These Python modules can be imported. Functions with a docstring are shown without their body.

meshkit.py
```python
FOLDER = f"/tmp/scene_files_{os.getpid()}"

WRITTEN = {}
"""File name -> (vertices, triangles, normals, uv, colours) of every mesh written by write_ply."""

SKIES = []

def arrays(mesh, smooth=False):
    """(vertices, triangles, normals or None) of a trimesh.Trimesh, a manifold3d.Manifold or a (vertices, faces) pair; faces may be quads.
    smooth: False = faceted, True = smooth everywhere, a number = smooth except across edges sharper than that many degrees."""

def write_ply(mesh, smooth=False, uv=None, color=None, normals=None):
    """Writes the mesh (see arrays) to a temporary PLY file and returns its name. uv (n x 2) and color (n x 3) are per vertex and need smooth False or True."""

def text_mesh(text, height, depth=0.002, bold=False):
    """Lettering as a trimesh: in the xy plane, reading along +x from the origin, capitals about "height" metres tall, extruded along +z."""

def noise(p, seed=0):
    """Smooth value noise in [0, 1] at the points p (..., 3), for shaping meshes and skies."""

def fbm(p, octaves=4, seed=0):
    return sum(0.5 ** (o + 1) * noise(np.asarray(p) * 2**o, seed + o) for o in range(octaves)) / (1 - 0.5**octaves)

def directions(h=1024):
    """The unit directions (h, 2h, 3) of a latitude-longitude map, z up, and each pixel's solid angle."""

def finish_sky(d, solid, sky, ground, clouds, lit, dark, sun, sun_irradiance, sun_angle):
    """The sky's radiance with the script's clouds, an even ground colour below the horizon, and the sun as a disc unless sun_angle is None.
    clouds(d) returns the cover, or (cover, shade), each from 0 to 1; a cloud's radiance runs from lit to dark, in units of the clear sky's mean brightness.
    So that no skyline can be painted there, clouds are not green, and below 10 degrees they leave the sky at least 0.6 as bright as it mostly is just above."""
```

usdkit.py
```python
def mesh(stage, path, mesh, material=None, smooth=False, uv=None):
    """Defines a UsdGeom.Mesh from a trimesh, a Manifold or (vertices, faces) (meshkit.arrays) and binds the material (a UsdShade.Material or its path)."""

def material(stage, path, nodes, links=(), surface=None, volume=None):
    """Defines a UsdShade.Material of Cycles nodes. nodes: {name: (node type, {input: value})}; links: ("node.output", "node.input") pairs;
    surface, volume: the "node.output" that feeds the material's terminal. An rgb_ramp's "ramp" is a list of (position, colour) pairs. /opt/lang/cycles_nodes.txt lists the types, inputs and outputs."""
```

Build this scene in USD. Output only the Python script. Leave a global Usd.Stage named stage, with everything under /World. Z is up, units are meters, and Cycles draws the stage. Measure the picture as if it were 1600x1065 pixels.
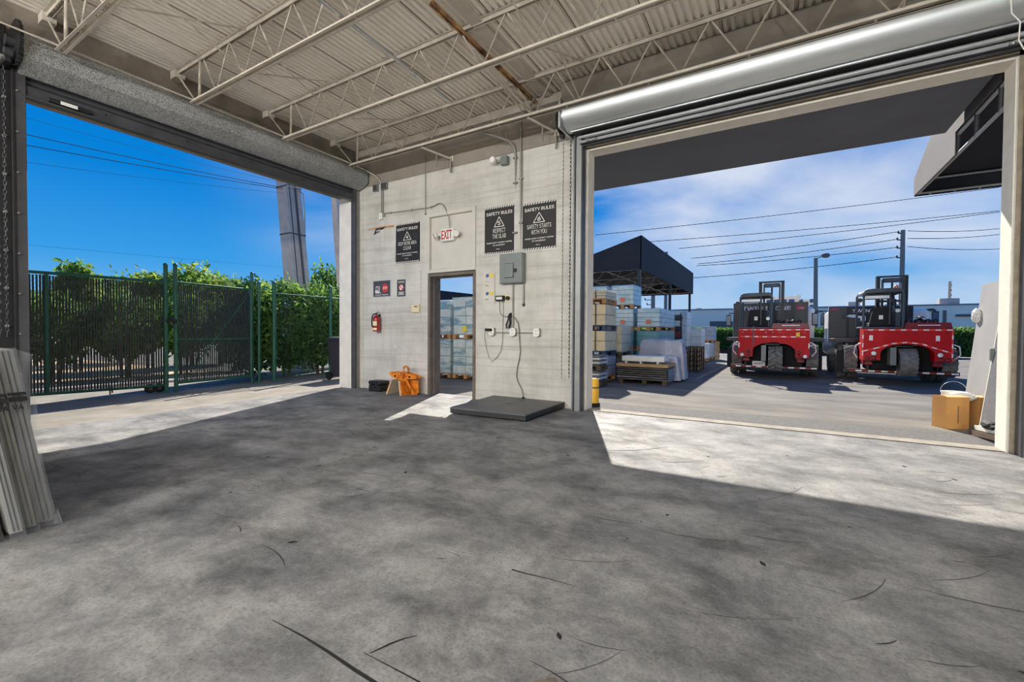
import math, random
import numpy as np, trimesh, usdkit, meshkit
from shapely.geometry import Polygon, box as sbox
from shapely.ops import unary_union
from pxr import Usd, UsdGeom, UsdLux, UsdShade, Gf

stage = Usd.Stage.CreateInMemory()
UsdGeom.SetStageUpAxis(stage, 'Z')
UsdGeom.SetStageMetersPerUnit(stage, 1.0)
UsdGeom.Xform.Define(stage, '/World')
UsdGeom.Scope.Define(stage, '/World/Looks')
PI = math.pi


def C(r, g, b):
    """sRGB 0-255 to linear"""
    f = lambda c: c / 12.92 if c <= 0.04045 else ((c + 0.055) / 1.055) ** 2.4
    return tuple(f(x / 255) for x in (r, g, b))


# ------------------------------------------------------------------ camera, sky, sun, exposure
cam = UsdGeom.Camera.Define(stage, '/World/camera')
YAW, PITCH, ROLL, FPX = -0.53781, -0.01894, 0.006286, 692.246
CAM = np.array([7.40544, -6.21612, 1.15])
fw = np.array([math.sin(YAW) * math.cos(PITCH), math.cos(YAW) * math.cos(PITCH), math.sin(PITCH)])
rt = np.array([math.cos(YAW), -math.sin(YAW), 0.0])
up = np.cross(rt, fw)
rt, up = math.cos(ROLL) * rt + math.sin(ROLL) * up, -math.sin(ROLL) * rt + math.cos(ROLL) * up
cam.AddTransformOp().Set(Gf.Matrix4d(*rt, 0, *up, 0, *(-fw), 0, *CAM, 1))
cam.CreateHorizontalApertureAttr(36.0)
cam.CreateVerticalApertureAttr(36.0 * 1065 / 1600)
cam.CreateFocalLengthAttr(36.0 * FPX / 1600)
cam.CreateExposureAttr(0.0)
cam.CreateFStopAttr(0.0)

SKY_STRENGTH, SUN_STRENGTH, LAMP_STRENGTH = 1.0, 33000.0, 20.0
CLOUD_ROT, CLOUD_LOC = (0.3, 0.6, 0.0), (9.0, 2.0, 6.0)
sky_mat = usdkit.material(stage, '/World/Looks/sky', {
    'g': ('geometry', {}), 's': ('separate_xyz', {}),
    'r': ('rgb_ramp', {'ramp': [(0.0, C(150, 196, 232)), (0.05, C(112, 182, 234)), (0.13, C(58, 158, 232)), (0.27, C(8, 130, 218)), (0.5, C(0, 116, 208)), (1.0, C(0, 96, 190))]}),
    'm': ('mapping', {'scale': (1.6, 1.6, 4.2), 'rotation': CLOUD_ROT, 'location': CLOUD_LOC}),
    'n': ('noise_texture', {'scale': 1.0, 'detail': 7.0, 'roughness': 0.52, 'distortion': 0.45}),
    'c': ('map_range', {'from_min': 0.36, 'from_max': 0.62, 'to_min': 0.0, 'to_max': 0.85, 'clamp': True}),
    'd': ('vector_math', {'math_type': 'dot_product', 'vector2': (-0.10, 0.93, 0.35)}),
    'h': ('map_range', {'range_type': 'smoothstep', 'from_min': 0.52, 'from_max': 0.93, 'to_min': 0.0, 'to_max': 1.0, 'clamp': True}),
    'k': ('math', {'math_type': 'multiply'}),
    'x': ('mix_color', {'b': C(224, 231, 244)}),
    'b': ('background_shader', {'strength': SKY_STRENGTH})},
    [('g.position', 's.vector'), ('s.z', 'r.fac'), ('g.position', 'm.vector'), ('m.vector', 'n.vector'), ('n.fac', 'c.value'), ('g.position', 'd.vector1'), ('d.value', 'h.value'),
     ('c.result', 'k.value1'), ('h.result', 'k.value2'), ('k.value', 'x.fac'), ('r.color', 'x.a'), ('x.result', 'b.color')], surface='b.background')
dome = UsdLux.DomeLight.Define(stage, '/World/sky_dome')
dome.CreateIntensityAttr(1.0)
UsdShade.MaterialBindingAPI.Apply(dome.GetPrim()).Bind(sky_mat)

SUN_EL, SUN_AZ = math.radians(39.5), math.radians(-66.0)       # travel direction of the light
dv = np.array([math.cos(SUN_AZ) * math.cos(SUN_EL), math.sin(SUN_AZ) * math.cos(SUN_EL), -math.sin(SUN_EL)])
sz = -dv
sx = np.cross([0, 0, 1.0], sz); sx /= np.linalg.norm(sx)
sy = np.cross(sz, sx)
sun = UsdLux.DistantLight.Define(stage, '/World/sun')
sun.AddTransformOp().Set(Gf.Matrix4d(*sx, 0, *sy, 0, *sz, 0, 0, 0, 30, 1))
sun.CreateIntensityAttr(SUN_STRENGTH)
sun.CreateAngleAttr(0.53)
sun.CreateColorAttr(Gf.Vec3f(1.0, 0.93, 0.83))

# ------------------------------------------------------------------ materials
M = {}


def mat(name, col, rough=0.6, metal=0.0, var=0.0, scale=4.0, bump=0.0, bscale=40.0, spec=0.5, col2=None, stretch=(1, 1, 1), detail=5.0, lo=0.35, hi=0.65, coat=0.0):
    """painted or raw surface: two tones mixed by noise, plus fine relief"""
    c = np.array(col); a = col2 if col2 is not None else tuple(c * (1 - var)); b = tuple(np.minimum(c * (1 + var), 0.95))
    n = {'g': ('geometry', {}), 'p': ('principled_bsdf', {'roughness': rough, 'metallic': metal, 'specular_ior_level': spec, 'base_color': tuple(c), 'coat_weight': coat})}
    l = []
    if var > 0 or col2 is not None:
        n['m'] = ('mapping', {'scale': stretch})
        n['n'] = ('noise_texture', {'scale': scale, 'detail': detail, 'roughness': 0.6})
        n['r'] = ('rgb_ramp', {'ramp': [(0, a), (lo, a), (hi, b), (1, b)]})
        l += [('g.position', 'm.vector'), ('m.vector', 'n.vector'), ('n.fac', 'r.fac'), ('r.color', 'p.base_color')]
    if bump > 0:
        n['bn'] = ('noise_texture', {'scale': bscale, 'detail': 3.0})
        n['bu'] = ('bump', {'strength': bump, 'distance': 0.01})
        l += [('g.position', 'bn.vector'), ('bn.fac', 'bu.height'), ('bu.normal', 'p.normal')]
    M[name] = usdkit.material(stage, '/World/Looks/' + name, n, l, surface='p.BSDF')
    return M[name]


def floor_material():
    n = {'g': ('geometry', {}),
         'm1': ('mapping', {'rotation': (0, 0, 0.55), 'scale': (1.0, 1.0, 1.0)}),
         'big': ('noise_texture', {'scale': 1.7, 'detail': 9.0, 'roughness': 0.7, 'distortion': 0.3}),
         'm2': ('mapping', {'rotation': (0, 0, -0.12), 'scale': (0.9, 1.3, 1.0)}),
         'str': ('noise_texture', {'scale': 2.0, 'detail': 10.0, 'roughness': 0.72, 'distortion': 0.2}),
         'm3': ('mapping', {'rotation': (0, 0, 0.75), 'scale': (0.45, 6.0, 1.0)}),
         'scr': ('noise_texture', {'scale': 2.6, 'detail': 6.0, 'roughness': 0.6, 'distortion': 0.9}),
         'fine': ('noise_texture', {'scale': 22.0, 'detail': 14.0, 'roughness': 0.88}),
         'r1': ('rgb_ramp', {'ramp': [(0.0, C(84, 85, 87)), (0.36, C(102, 103, 105)), (0.5, C(129, 129, 129)), (0.62, C(149, 148, 147)), (1.0, C(163, 162, 160))]}),
         'r2': ('rgb_ramp', {'ramp': [(0.0, (0.42,) * 3), (0.36, (0.55,) * 3), (0.5, (0.9,) * 3), (0.64, (1.08,) * 3), (1, (1.12,) * 3)]}),
         'r3': ('rgb_ramp', {'ramp': [(0.0, (0.3,) * 3), (0.24, (0.34,) * 3), (0.30, (0.9,) * 3), (0.6, (1.0,) * 3), (0.7, (1.12,) * 3), (1, (1.2,) * 3)]}),
         'r4': ('rgb_ramp', {'ramp': [(0.0, (0.4,) * 3), (0.36, (0.7,) * 3), (0.5, (1.0,) * 3), (0.64, (1.25,) * 3), (1, (1.4,) * 3)]}),
         'x1': ('mix_color', {'blend_type': 'multiply', 'fac': 1.0, 'use_clamp': False}),
         'x2': ('mix_color', {'blend_type': 'multiply', 'fac': 0.75, 'use_clamp': False}),
         'x3': ('mix_color', {'blend_type': 'multiply', 'fac': 0.9, 'use_clamp': False}),
         'spk': ('noise_texture', {'scale': 75.0, 'detail': 4.0, 'roughness': 0.7}),
         'r5': ('rgb_ramp', {'ramp': [(0.0, (0.5,) * 3), (0.36, (0.68,) * 3), (0.48, (1.0,) * 3), (0.6, (1.1,) * 3), (1, (1.3,) * 3)]}),
         'x4': ('mix_color', {'blend_type': 'multiply', 'fac': 0.85, 'use_clamp': False}),
         'rr': ('map_range', {'from_min': 0.3, 'from_max': 0.7, 'to_min': 0.78, 'to_max': 0.55, 'clamp': True}),
         'bu': ('bump', {'strength': 0.3, 'distance': 0.006}),
         'p': ('principled_bsdf', {'specular_ior_level': 0.22})}
    l = [('g.position', 'm1.vector'), ('m1.vector', 'big.vector'), ('g.position', 'm2.vector'), ('m2.vector', 'str.vector'), ('g.position', 'm3.vector'), ('m3.vector', 'scr.vector'), ('g.position', 'fine.vector'),
         ('big.fac', 'r1.fac'), ('str.fac', 'r2.fac'), ('scr.fac', 'r3.fac'), ('fine.fac', 'r4.fac'), ('r1.color', 'x1.a'), ('r2.color', 'x1.b'), ('x1.result', 'x2.a'), ('r3.color', 'x2.b'), ('x2.result', 'x3.a'), ('r4.color', 'x3.b'),
         ('g.position', 'spk.vector'), ('spk.fac', 'r5.fac'), ('x3.result', 'x4.a'), ('r5.color', 'x4.b'), ('x4.result', 'p.base_color'), ('str.fac', 'rr.value'), ('rr.result', 'p.roughness'), ('fine.fac', 'bu.height'), ('bu.normal', 'p.normal')]
    M['concrete_floor'] = usdkit.material(stage, '/World/Looks/concrete_floor', n, l, surface='p.BSDF')


def wall_material():
    """board-formed, painted concrete: horizontal pour lines, drips, pits"""
    n = {'g': ('geometry', {}),
         'big': ('noise_texture', {'scale': 1.3, 'detail': 7.0, 'roughness': 0.65}),
         'm2': ('mapping', {'scale': (0.25, 1.0, 6.0)}), 'str': ('noise_texture', {'scale': 1.7, 'detail': 6.0, 'roughness': 0.65}),
         'm4': ('mapping', {'scale': (5.0, 1.0, 0.35)}), 'drp': ('noise_texture', {'scale': 2.0, 'detail': 5.0, 'roughness': 0.6}),
         'fine': ('noise_texture', {'scale': 26.0, 'detail': 6.0, 'roughness': 0.7}),
         'm3': ('mapping', {'scale': (0.12, 1.0, 1.0)}),
         'wv': ('wave_texture', {'bands_direction': 'z', 'profile': 'saw', 'scale': 0.26, 'distortion': 0.3, 'detail': 3.0, 'detail_scale': 2.0}),
         'r1': ('rgb_ramp', {'ramp': [(0.0, C(168, 163, 154)), (0.35, C(188, 184, 175)), (0.55, C(208, 204, 196)), (1.0, C(218, 215, 208))]}),
         'r2': ('rgb_ramp', {'ramp': [(0.0, (0.68,) * 3), (0.34, (0.84,) * 3), (0.5, (1.0,) * 3), (1, (1.03,) * 3)]}),
         'r3': ('rgb_ramp', {'ramp': [(0.0, (0.78, 0.77, 0.75)), (0.006, (0.84, 0.83, 0.82)), (0.016, (1.0,) * 3), (1, (1.0,) * 3)]}),
         'r4': ('rgb_ramp', {'ramp': [(0.0, (0.5,) * 3), (0.3, (0.8,) * 3), (0.42, (1.0,) * 3), (1, (1.04,) * 3)]}),
         'r5': ('rgb_ramp', {'ramp': [(0.0, (0.74, 0.73, 0.71)), (0.35, (0.9, 0.9, 0.89)), (0.5, (1.0,) * 3), (1, (1.0,) * 3)]}),
         'x1': ('mix_color', {'blend_type': 'multiply', 'fac': 1.0}), 'x2': ('mix_color', {'blend_type': 'multiply', 'fac': 0.8}), 'x3': ('mix_color', {'blend_type': 'multiply', 'fac': 0.8}), 'x4': ('mix_color', {'blend_type': 'multiply', 'fac': 0.7}),
         'ad': ('math', {'math_type': 'add'}), 'bu': ('bump', {'strength': 0.45, 'distance': 0.012}),
         'p': ('principled_bsdf', {'roughness': 0.8, 'specular_ior_level': 0.25})}
    l = [('g.position', 'big.vector'), ('g.position', 'm2.vector'), ('m2.vector', 'str.vector'), ('g.position', 'm4.vector'), ('m4.vector', 'drp.vector'), ('g.position', 'fine.vector'), ('g.position', 'm3.vector'), ('m3.vector', 'wv.vector'),
         ('big.fac', 'r1.fac'), ('str.fac', 'r2.fac'), ('wv.fac', 'r3.fac'), ('fine.fac', 'r4.fac'), ('drp.fac', 'r5.fac'),
         ('r1.color', 'x1.a'), ('r2.color', 'x1.b'), ('x1.result', 'x2.a'), ('r3.color', 'x2.b'), ('x2.result', 'x3.a'), ('r4.color', 'x3.b'), ('x3.result', 'x4.a'), ('r5.color', 'x4.b'), ('x4.result', 'p.base_color'),
         ('str.fac', 'ad.value1'), ('fine.fac', 'ad.value2'), ('ad.value', 'bu.height'), ('bu.normal', 'p.normal')]
    M['wall_concrete'] = usdkit.material(stage, '/World/Looks/wall_concrete', n, l, surface='p.BSDF')


def galvanised(name, a, b, rough, scale, metal=1.0):
    """zinc spangle: cells of slightly different grey"""
    M[name] = usdkit.material(stage, '/World/Looks/' + name, {
        'g': ('geometry', {}), 'v': ('voronoi_texture', {'scale': scale, 'feature': 'f1'}), 's': ('separate_color', {}),
        'n': ('noise_texture', {'scale': 3.0, 'detail': 4.0}), 'x': ('mix_float', {'fac': 0.35}),
        'r': ('rgb_ramp', {'ramp': [(0, a), (0.3, a), (0.75, b), (1, b)]}), 'q': ('map_range', {'to_min': rough - 0.06, 'to_max': rough + 0.1}),
        'p': ('principled_bsdf', {'metallic': metal})},
        [('g.position', 'v.vector'), ('g.position', 'n.vector'), ('v.color', 's.color'), ('s.r', 'x.a'), ('n.fac', 'x.b'), ('x.result', 'r.fac'), ('r.color', 'p.base_color'), ('s.g', 'q.value'), ('q.result', 'p.roughness')], surface='p.BSDF')


def leaf_material(name, a, b):
    M[name] = usdkit.material(stage, '/World/Looks/' + name, {
        'g': ('geometry', {}), 'n': ('noise_texture', {'scale': 2.2, 'detail': 4.0}), 'x': ('mix_float', {'fac': 0.5}),
        'r': ('rgb_ramp', {'ramp': [(0.2, a), (0.8, b)]}), 'p': ('principled_bsdf', {'roughness': 0.55, 'specular_ior_level': 0.3}), 't': ('translucent_bsdf', {}), 'm': ('mix_closure', {'fac': 0.55})},
        [('g.position', 'n.vector'), ('n.fac', 'x.a'), ('g.random_per_island', 'x.b'), ('x.result', 'r.fac'), ('r.color', 'p.base_color'), ('r.color', 't.color'), ('p.BSDF', 'm.closure1'), ('t.BSDF', 'm.closure2')], surface='m.closure')


def film_material(name, tint, fac, rough=0.25):
    """stretch film: mostly see-through with a milky sheen"""
    M[name] = usdkit.material(stage, '/World/Looks/' + name, {
        'g': ('geometry', {}), 'mp': ('mapping', {'scale': (6, 6, 1.2)}), 'n': ('noise_texture', {'scale': 2.5, 'detail': 5.0, 'distortion': 1.0}),
        'f': ('map_range', {'from_min': 0.3, 'from_max': 0.7, 'to_min': fac * 0.5, 'to_max': min(fac * 1.5, 1.0), 'clamp': True}),
        'p': ('principled_bsdf', {'base_color': tint, 'roughness': rough}), 't': ('transparent_bsdf', {}), 'm': ('mix_closure', {})},
        [('g.position', 'mp.vector'), ('mp.vector', 'n.vector'), ('n.fac', 'f.value'), ('f.result', 'm.fac'), ('t.BSDF', 'm.closure1'), ('p.BSDF', 'm.closure2')], surface='m.closure')


floor_material(); wall_material()
galvanised('galvanised_hood', C(112, 114, 114), C(186, 186, 182), 0.5, 130.0, 0.2)
mat('galvanised', C(196, 198, 197), 0.42, metal=0.75, var=0.05, scale=2, stretch=(0.4, 4, 4))
mat('band_paint', C(142, 133, 122), 0.85, var=0.12, scale=2.0, bump=0.15, bscale=30)
mat('raw_wall', C(128, 118, 106), 0.9, var=0.25, scale=2.2, bump=0.3, bscale=14)
mat('white_frame_paint', C(205, 200, 190), 0.6, var=0.05, scale=3)
mat('reveal_paint', C(232, 224, 210), 0.75, var=0.06, scale=5, bump=0.3, bscale=30)
mat('edge_paint', C(150, 138, 118), 0.85, var=0.2, scale=6, bump=0.3, bscale=30)
mat('soffit_paint', C(96, 97, 104), 0.8, var=0.08, scale=1.2)
mat('deck_paint', C(244, 236, 222), 0.7, var=0.04, scale=0.7)
mat('joist_paint', C(196, 186, 171), 0.55, var=0.12, scale=6)
mat('rust_steel', C(182, 142, 98), 0.8, var=0.4, scale=8, col2=C(96, 66, 44))
mat('guide_steel', C(74, 74, 78), 0.45, var=0.15, scale=5, metal=0.2)
mat('guide_grey', C(146, 148, 146), 0.45, var=0.1, scale=6, metal=0.35)
mat('dark_steel', C(58, 58, 62), 0.45, var=0.2, scale=6, metal=0.3)
mat('slat_steel', C(168, 170, 170), 0.35, var=0.06, scale=8, metal=0.25)
mat('bright_steel', C(205, 208, 208), 0.25, metal=0.9)
mat('black_metal', C(26, 26, 28), 0.5, var=0.2, scale=10)
mat('door_frame_paint', C(112, 100, 90), 0.5, var=0.2, scale=4)
mat('panel_grey', C(122, 128, 126), 0.45, var=0.04, scale=5)
mat('conduit_grey', C(150, 146, 138), 0.5, var=0.1, scale=8, metal=0.3)
mat('white_plastic', C(232, 230, 222), 0.45)
mat('cream_plastic', C(222, 208, 170), 0.5)
mat('black_rubber', C(26, 26, 27), 0.75, var=0.2, scale=20)
mat('grey_cord', C(120, 112, 100), 0.6)
mat('poster_black', C(36, 33, 33), 0.6, var=0.15, scale=9)
mat('print_white', C(226, 222, 214), 0.6)
mat('print_red', C(196, 52, 52), 0.5)
mat('sign_grey', C(70, 70, 74), 0.5)
mat('sign_border', C(150, 150, 150), 0.5)
mat('exit_red', C(176, 24, 30), 0.5)
mat('extinguisher_red', C(150, 20, 26), 0.3, coat=0.5)
mat('orange_paint', C(232, 134, 30), 0.5, var=0.25, scale=9, col2=C(170, 84, 16))
mat('rubber_pad', C(206, 190, 160), 0.8, var=0.1, scale=9)
mat('scale_plate', C(92, 92, 94), 0.5, var=0.15, scale=3, bump=0.4, bscale=90)
mat('scale_side', C(44, 44, 46), 0.55)
mat('joint_dark', C(22, 22, 23), 0.9)
mat('scuff_dark', C(58, 57, 57), 0.85)
mat('threshold', C(142, 136, 125), 0.85, var=0.2, scale=7, bump=0.4)
mat('asphalt', C(118, 114, 106), 0.9, var=0.2, scale=1.1, bump=0.8, bscale=90, detail=14, col2=C(82, 80, 78), stretch=(0.7, 1.5, 1), lo=0.3, hi=0.7)
mat('fresh_asphalt', C(98, 97, 96), 0.9, var=0.25, scale=30, bump=0.9, bscale=110, detail=8)
mat('alley_asphalt', C(136, 131, 121), 0.9, var=0.2, scale=2.2, bump=0.7, bscale=110, detail=9)
mat('apron_concrete', C(214, 204, 190), 0.85, var=0.1, scale=2.5, bump=0.3, bscale=60, detail=8)
mat('soil', C(196, 168, 132), 0.95, var=0.3, scale=1.5)
mat('fence_green', C(36, 92, 70), 0.45, var=0.12, scale=7)
mat('slat_dark', C(44, 48, 45), 0.6, var=0.3, scale=8)
mat('wire_green', C(40, 72, 60), 0.5)
mat('pole_concrete', C(206, 192, 180), 0.85, var=0.12, scale=3, bump=0.2)
mat('pole_cable', C(96, 92, 92), 0.7)
mat('wire_black', C(40, 42, 48), 0.7)
mat('bin_plastic', C(62, 60, 64), 0.55)
mat('canvas_black', C(40, 42, 50), 0.85, var=0.1, scale=2)
mat('canvas_grey', C(108, 104, 102), 0.8, var=0.05, scale=2)
mat('frame_tube', C(170, 168, 166), 0.4, metal=0.3)
mat('post_dark', C(44, 50, 60), 0.5)
mat('timber', C(188, 138, 84), 0.8, var=0.25, scale=5, stretch=(1, 1, 6))
mat('timber_dark', C(92, 76, 58), 0.85, var=0.3, scale=6)
mat('timber_pale', C(202, 180, 146), 0.8, var=0.15, scale=5)
mat('board_tan', C(176, 144, 104), 0.8, var=0.12, scale=3)
mat('tile_pack', C(226, 232, 222), 0.35, var=0.12, scale=3, col2=C(178, 206, 200), stretch=(1, 1, 2))
mat('tile_pack_white', C(226, 228, 222), 0.4, var=0.08, scale=5)
mat('tile_pack_green', C(70, 150, 130), 0.4, var=0.2, scale=4)
mat('tile_pack_blue', C(222, 222, 212), 0.4, var=0.1, scale=4, col2=C(110, 152, 170), stretch=(0.6, 1, 3), lo=0.4, hi=0.55)
mat('cream_crate', C(226, 208, 168), 0.7, var=0.1, scale=6)
mat('grey_pack', C(176, 176, 182), 0.5, var=0.15, scale=6)
mat('strap_dark', C(46, 48, 54), 0.6)
mat('tarp_grey', C(168, 172, 182), 0.35, var=0.12, scale=5)
mat('slate', C(84, 80, 76), 0.6, var=0.25, scale=7)
mat('white_stone', C(226, 226, 214), 0.5, var=0.04, scale=6)
mat('speckled_stone', C(112, 113, 116), 0.5, var=0.3, scale=60)
mat('grey_stone', C(166, 164, 162), 0.5, var=0.07, scale=3)
mat('pallet_blue', C(50, 70, 96), 0.6, var=0.2, scale=6)
mat('label_orange', C(222, 128, 100), 0.6)
mat('label_yellow', C(226, 204, 60), 0.6)
mat('label_blue', C(70, 96, 140), 0.6)
mat('cardboard', C(206, 152, 88), 0.8, var=0.07, scale=5)
mat('cardboard_edge', C(226, 192, 140), 0.8)
mat('yellow_paint', C(232, 180, 50), 0.5, var=0.08, scale=8)
mat('red_paint', C(188, 10, 22), 0.55, var=0.07, scale=3, spec=0.25)
mat('maroon_paint', C(124, 16, 36), 0.4, var=0.08, scale=4)
mat('tape_white', C(236, 226, 224), 0.5)
mat('tape_red', C(232, 70, 52), 0.5)
mat('machine_grey', C(66, 74, 78), 0.5, var=0.12, scale=5)
mat('tyre', C(120, 117, 112), 0.85, var=0.25, scale=12)
mat('lens_red', C(140, 14, 18), 0.25)
mat('lens_white', C(240, 236, 232), 0.3)
mat('amber', C(232, 120, 50), 0.3)
mat('truck_black', C(28, 28, 31), 0.4, var=0.15, scale=3)
mat('truck_white', C(222, 220, 214), 0.4, var=0.05, scale=4)
mat('flag_red', C(190, 70, 80), 0.6)
mat('building_white', C(250, 236, 216), 0.85, var=0.03, scale=0.3)
mat('building_roof', C(150, 148, 150), 0.85)
mat('window_dark', C(70, 90, 110), 0.2)
mat('lamp_post', C(128, 126, 122), 0.6)
mat('curb_red', C(150, 50, 44), 0.8)
mat('bark', C(92, 78, 64), 0.9, var=0.2, scale=8)
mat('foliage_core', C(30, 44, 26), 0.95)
mat('paper_tape', C(196, 146, 96), 0.7, var=0.15, scale=9)
mat('stain', C(120, 92, 74), 0.85)
mat('floor_stain', C(104, 92, 84), 0.85, var=0.3, scale=14)
mat('slab_wrap', C(140, 140, 138), 0.3, var=0.1, scale=5, col2=C(112, 112, 110), stretch=(2, 2, 0.6))
mat('slab_face', C(160, 160, 156), 0.4, var=0.05, scale=4)
mat('slab_olive', C(118, 115, 100), 0.3, var=0.12, scale=6, stretch=(2, 2, 0.5))
mat('lamp_face', C(225, 225, 220), 0.3)
leaf_material('leaf_dark', C(66, 104, 50), C(140, 172, 92))
leaf_material('leaf_green', C(112, 150, 66), C(196, 210, 118))
leaf_material('leaf_lime', C(166, 178, 70), C(232, 226, 128))
film_material('stretch_film', C(190, 192, 194), 0.16)
film_material('pack_film', C(176, 204, 206), 0.26)

# ------------------------------------------------------------------ mesh helpers


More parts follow.
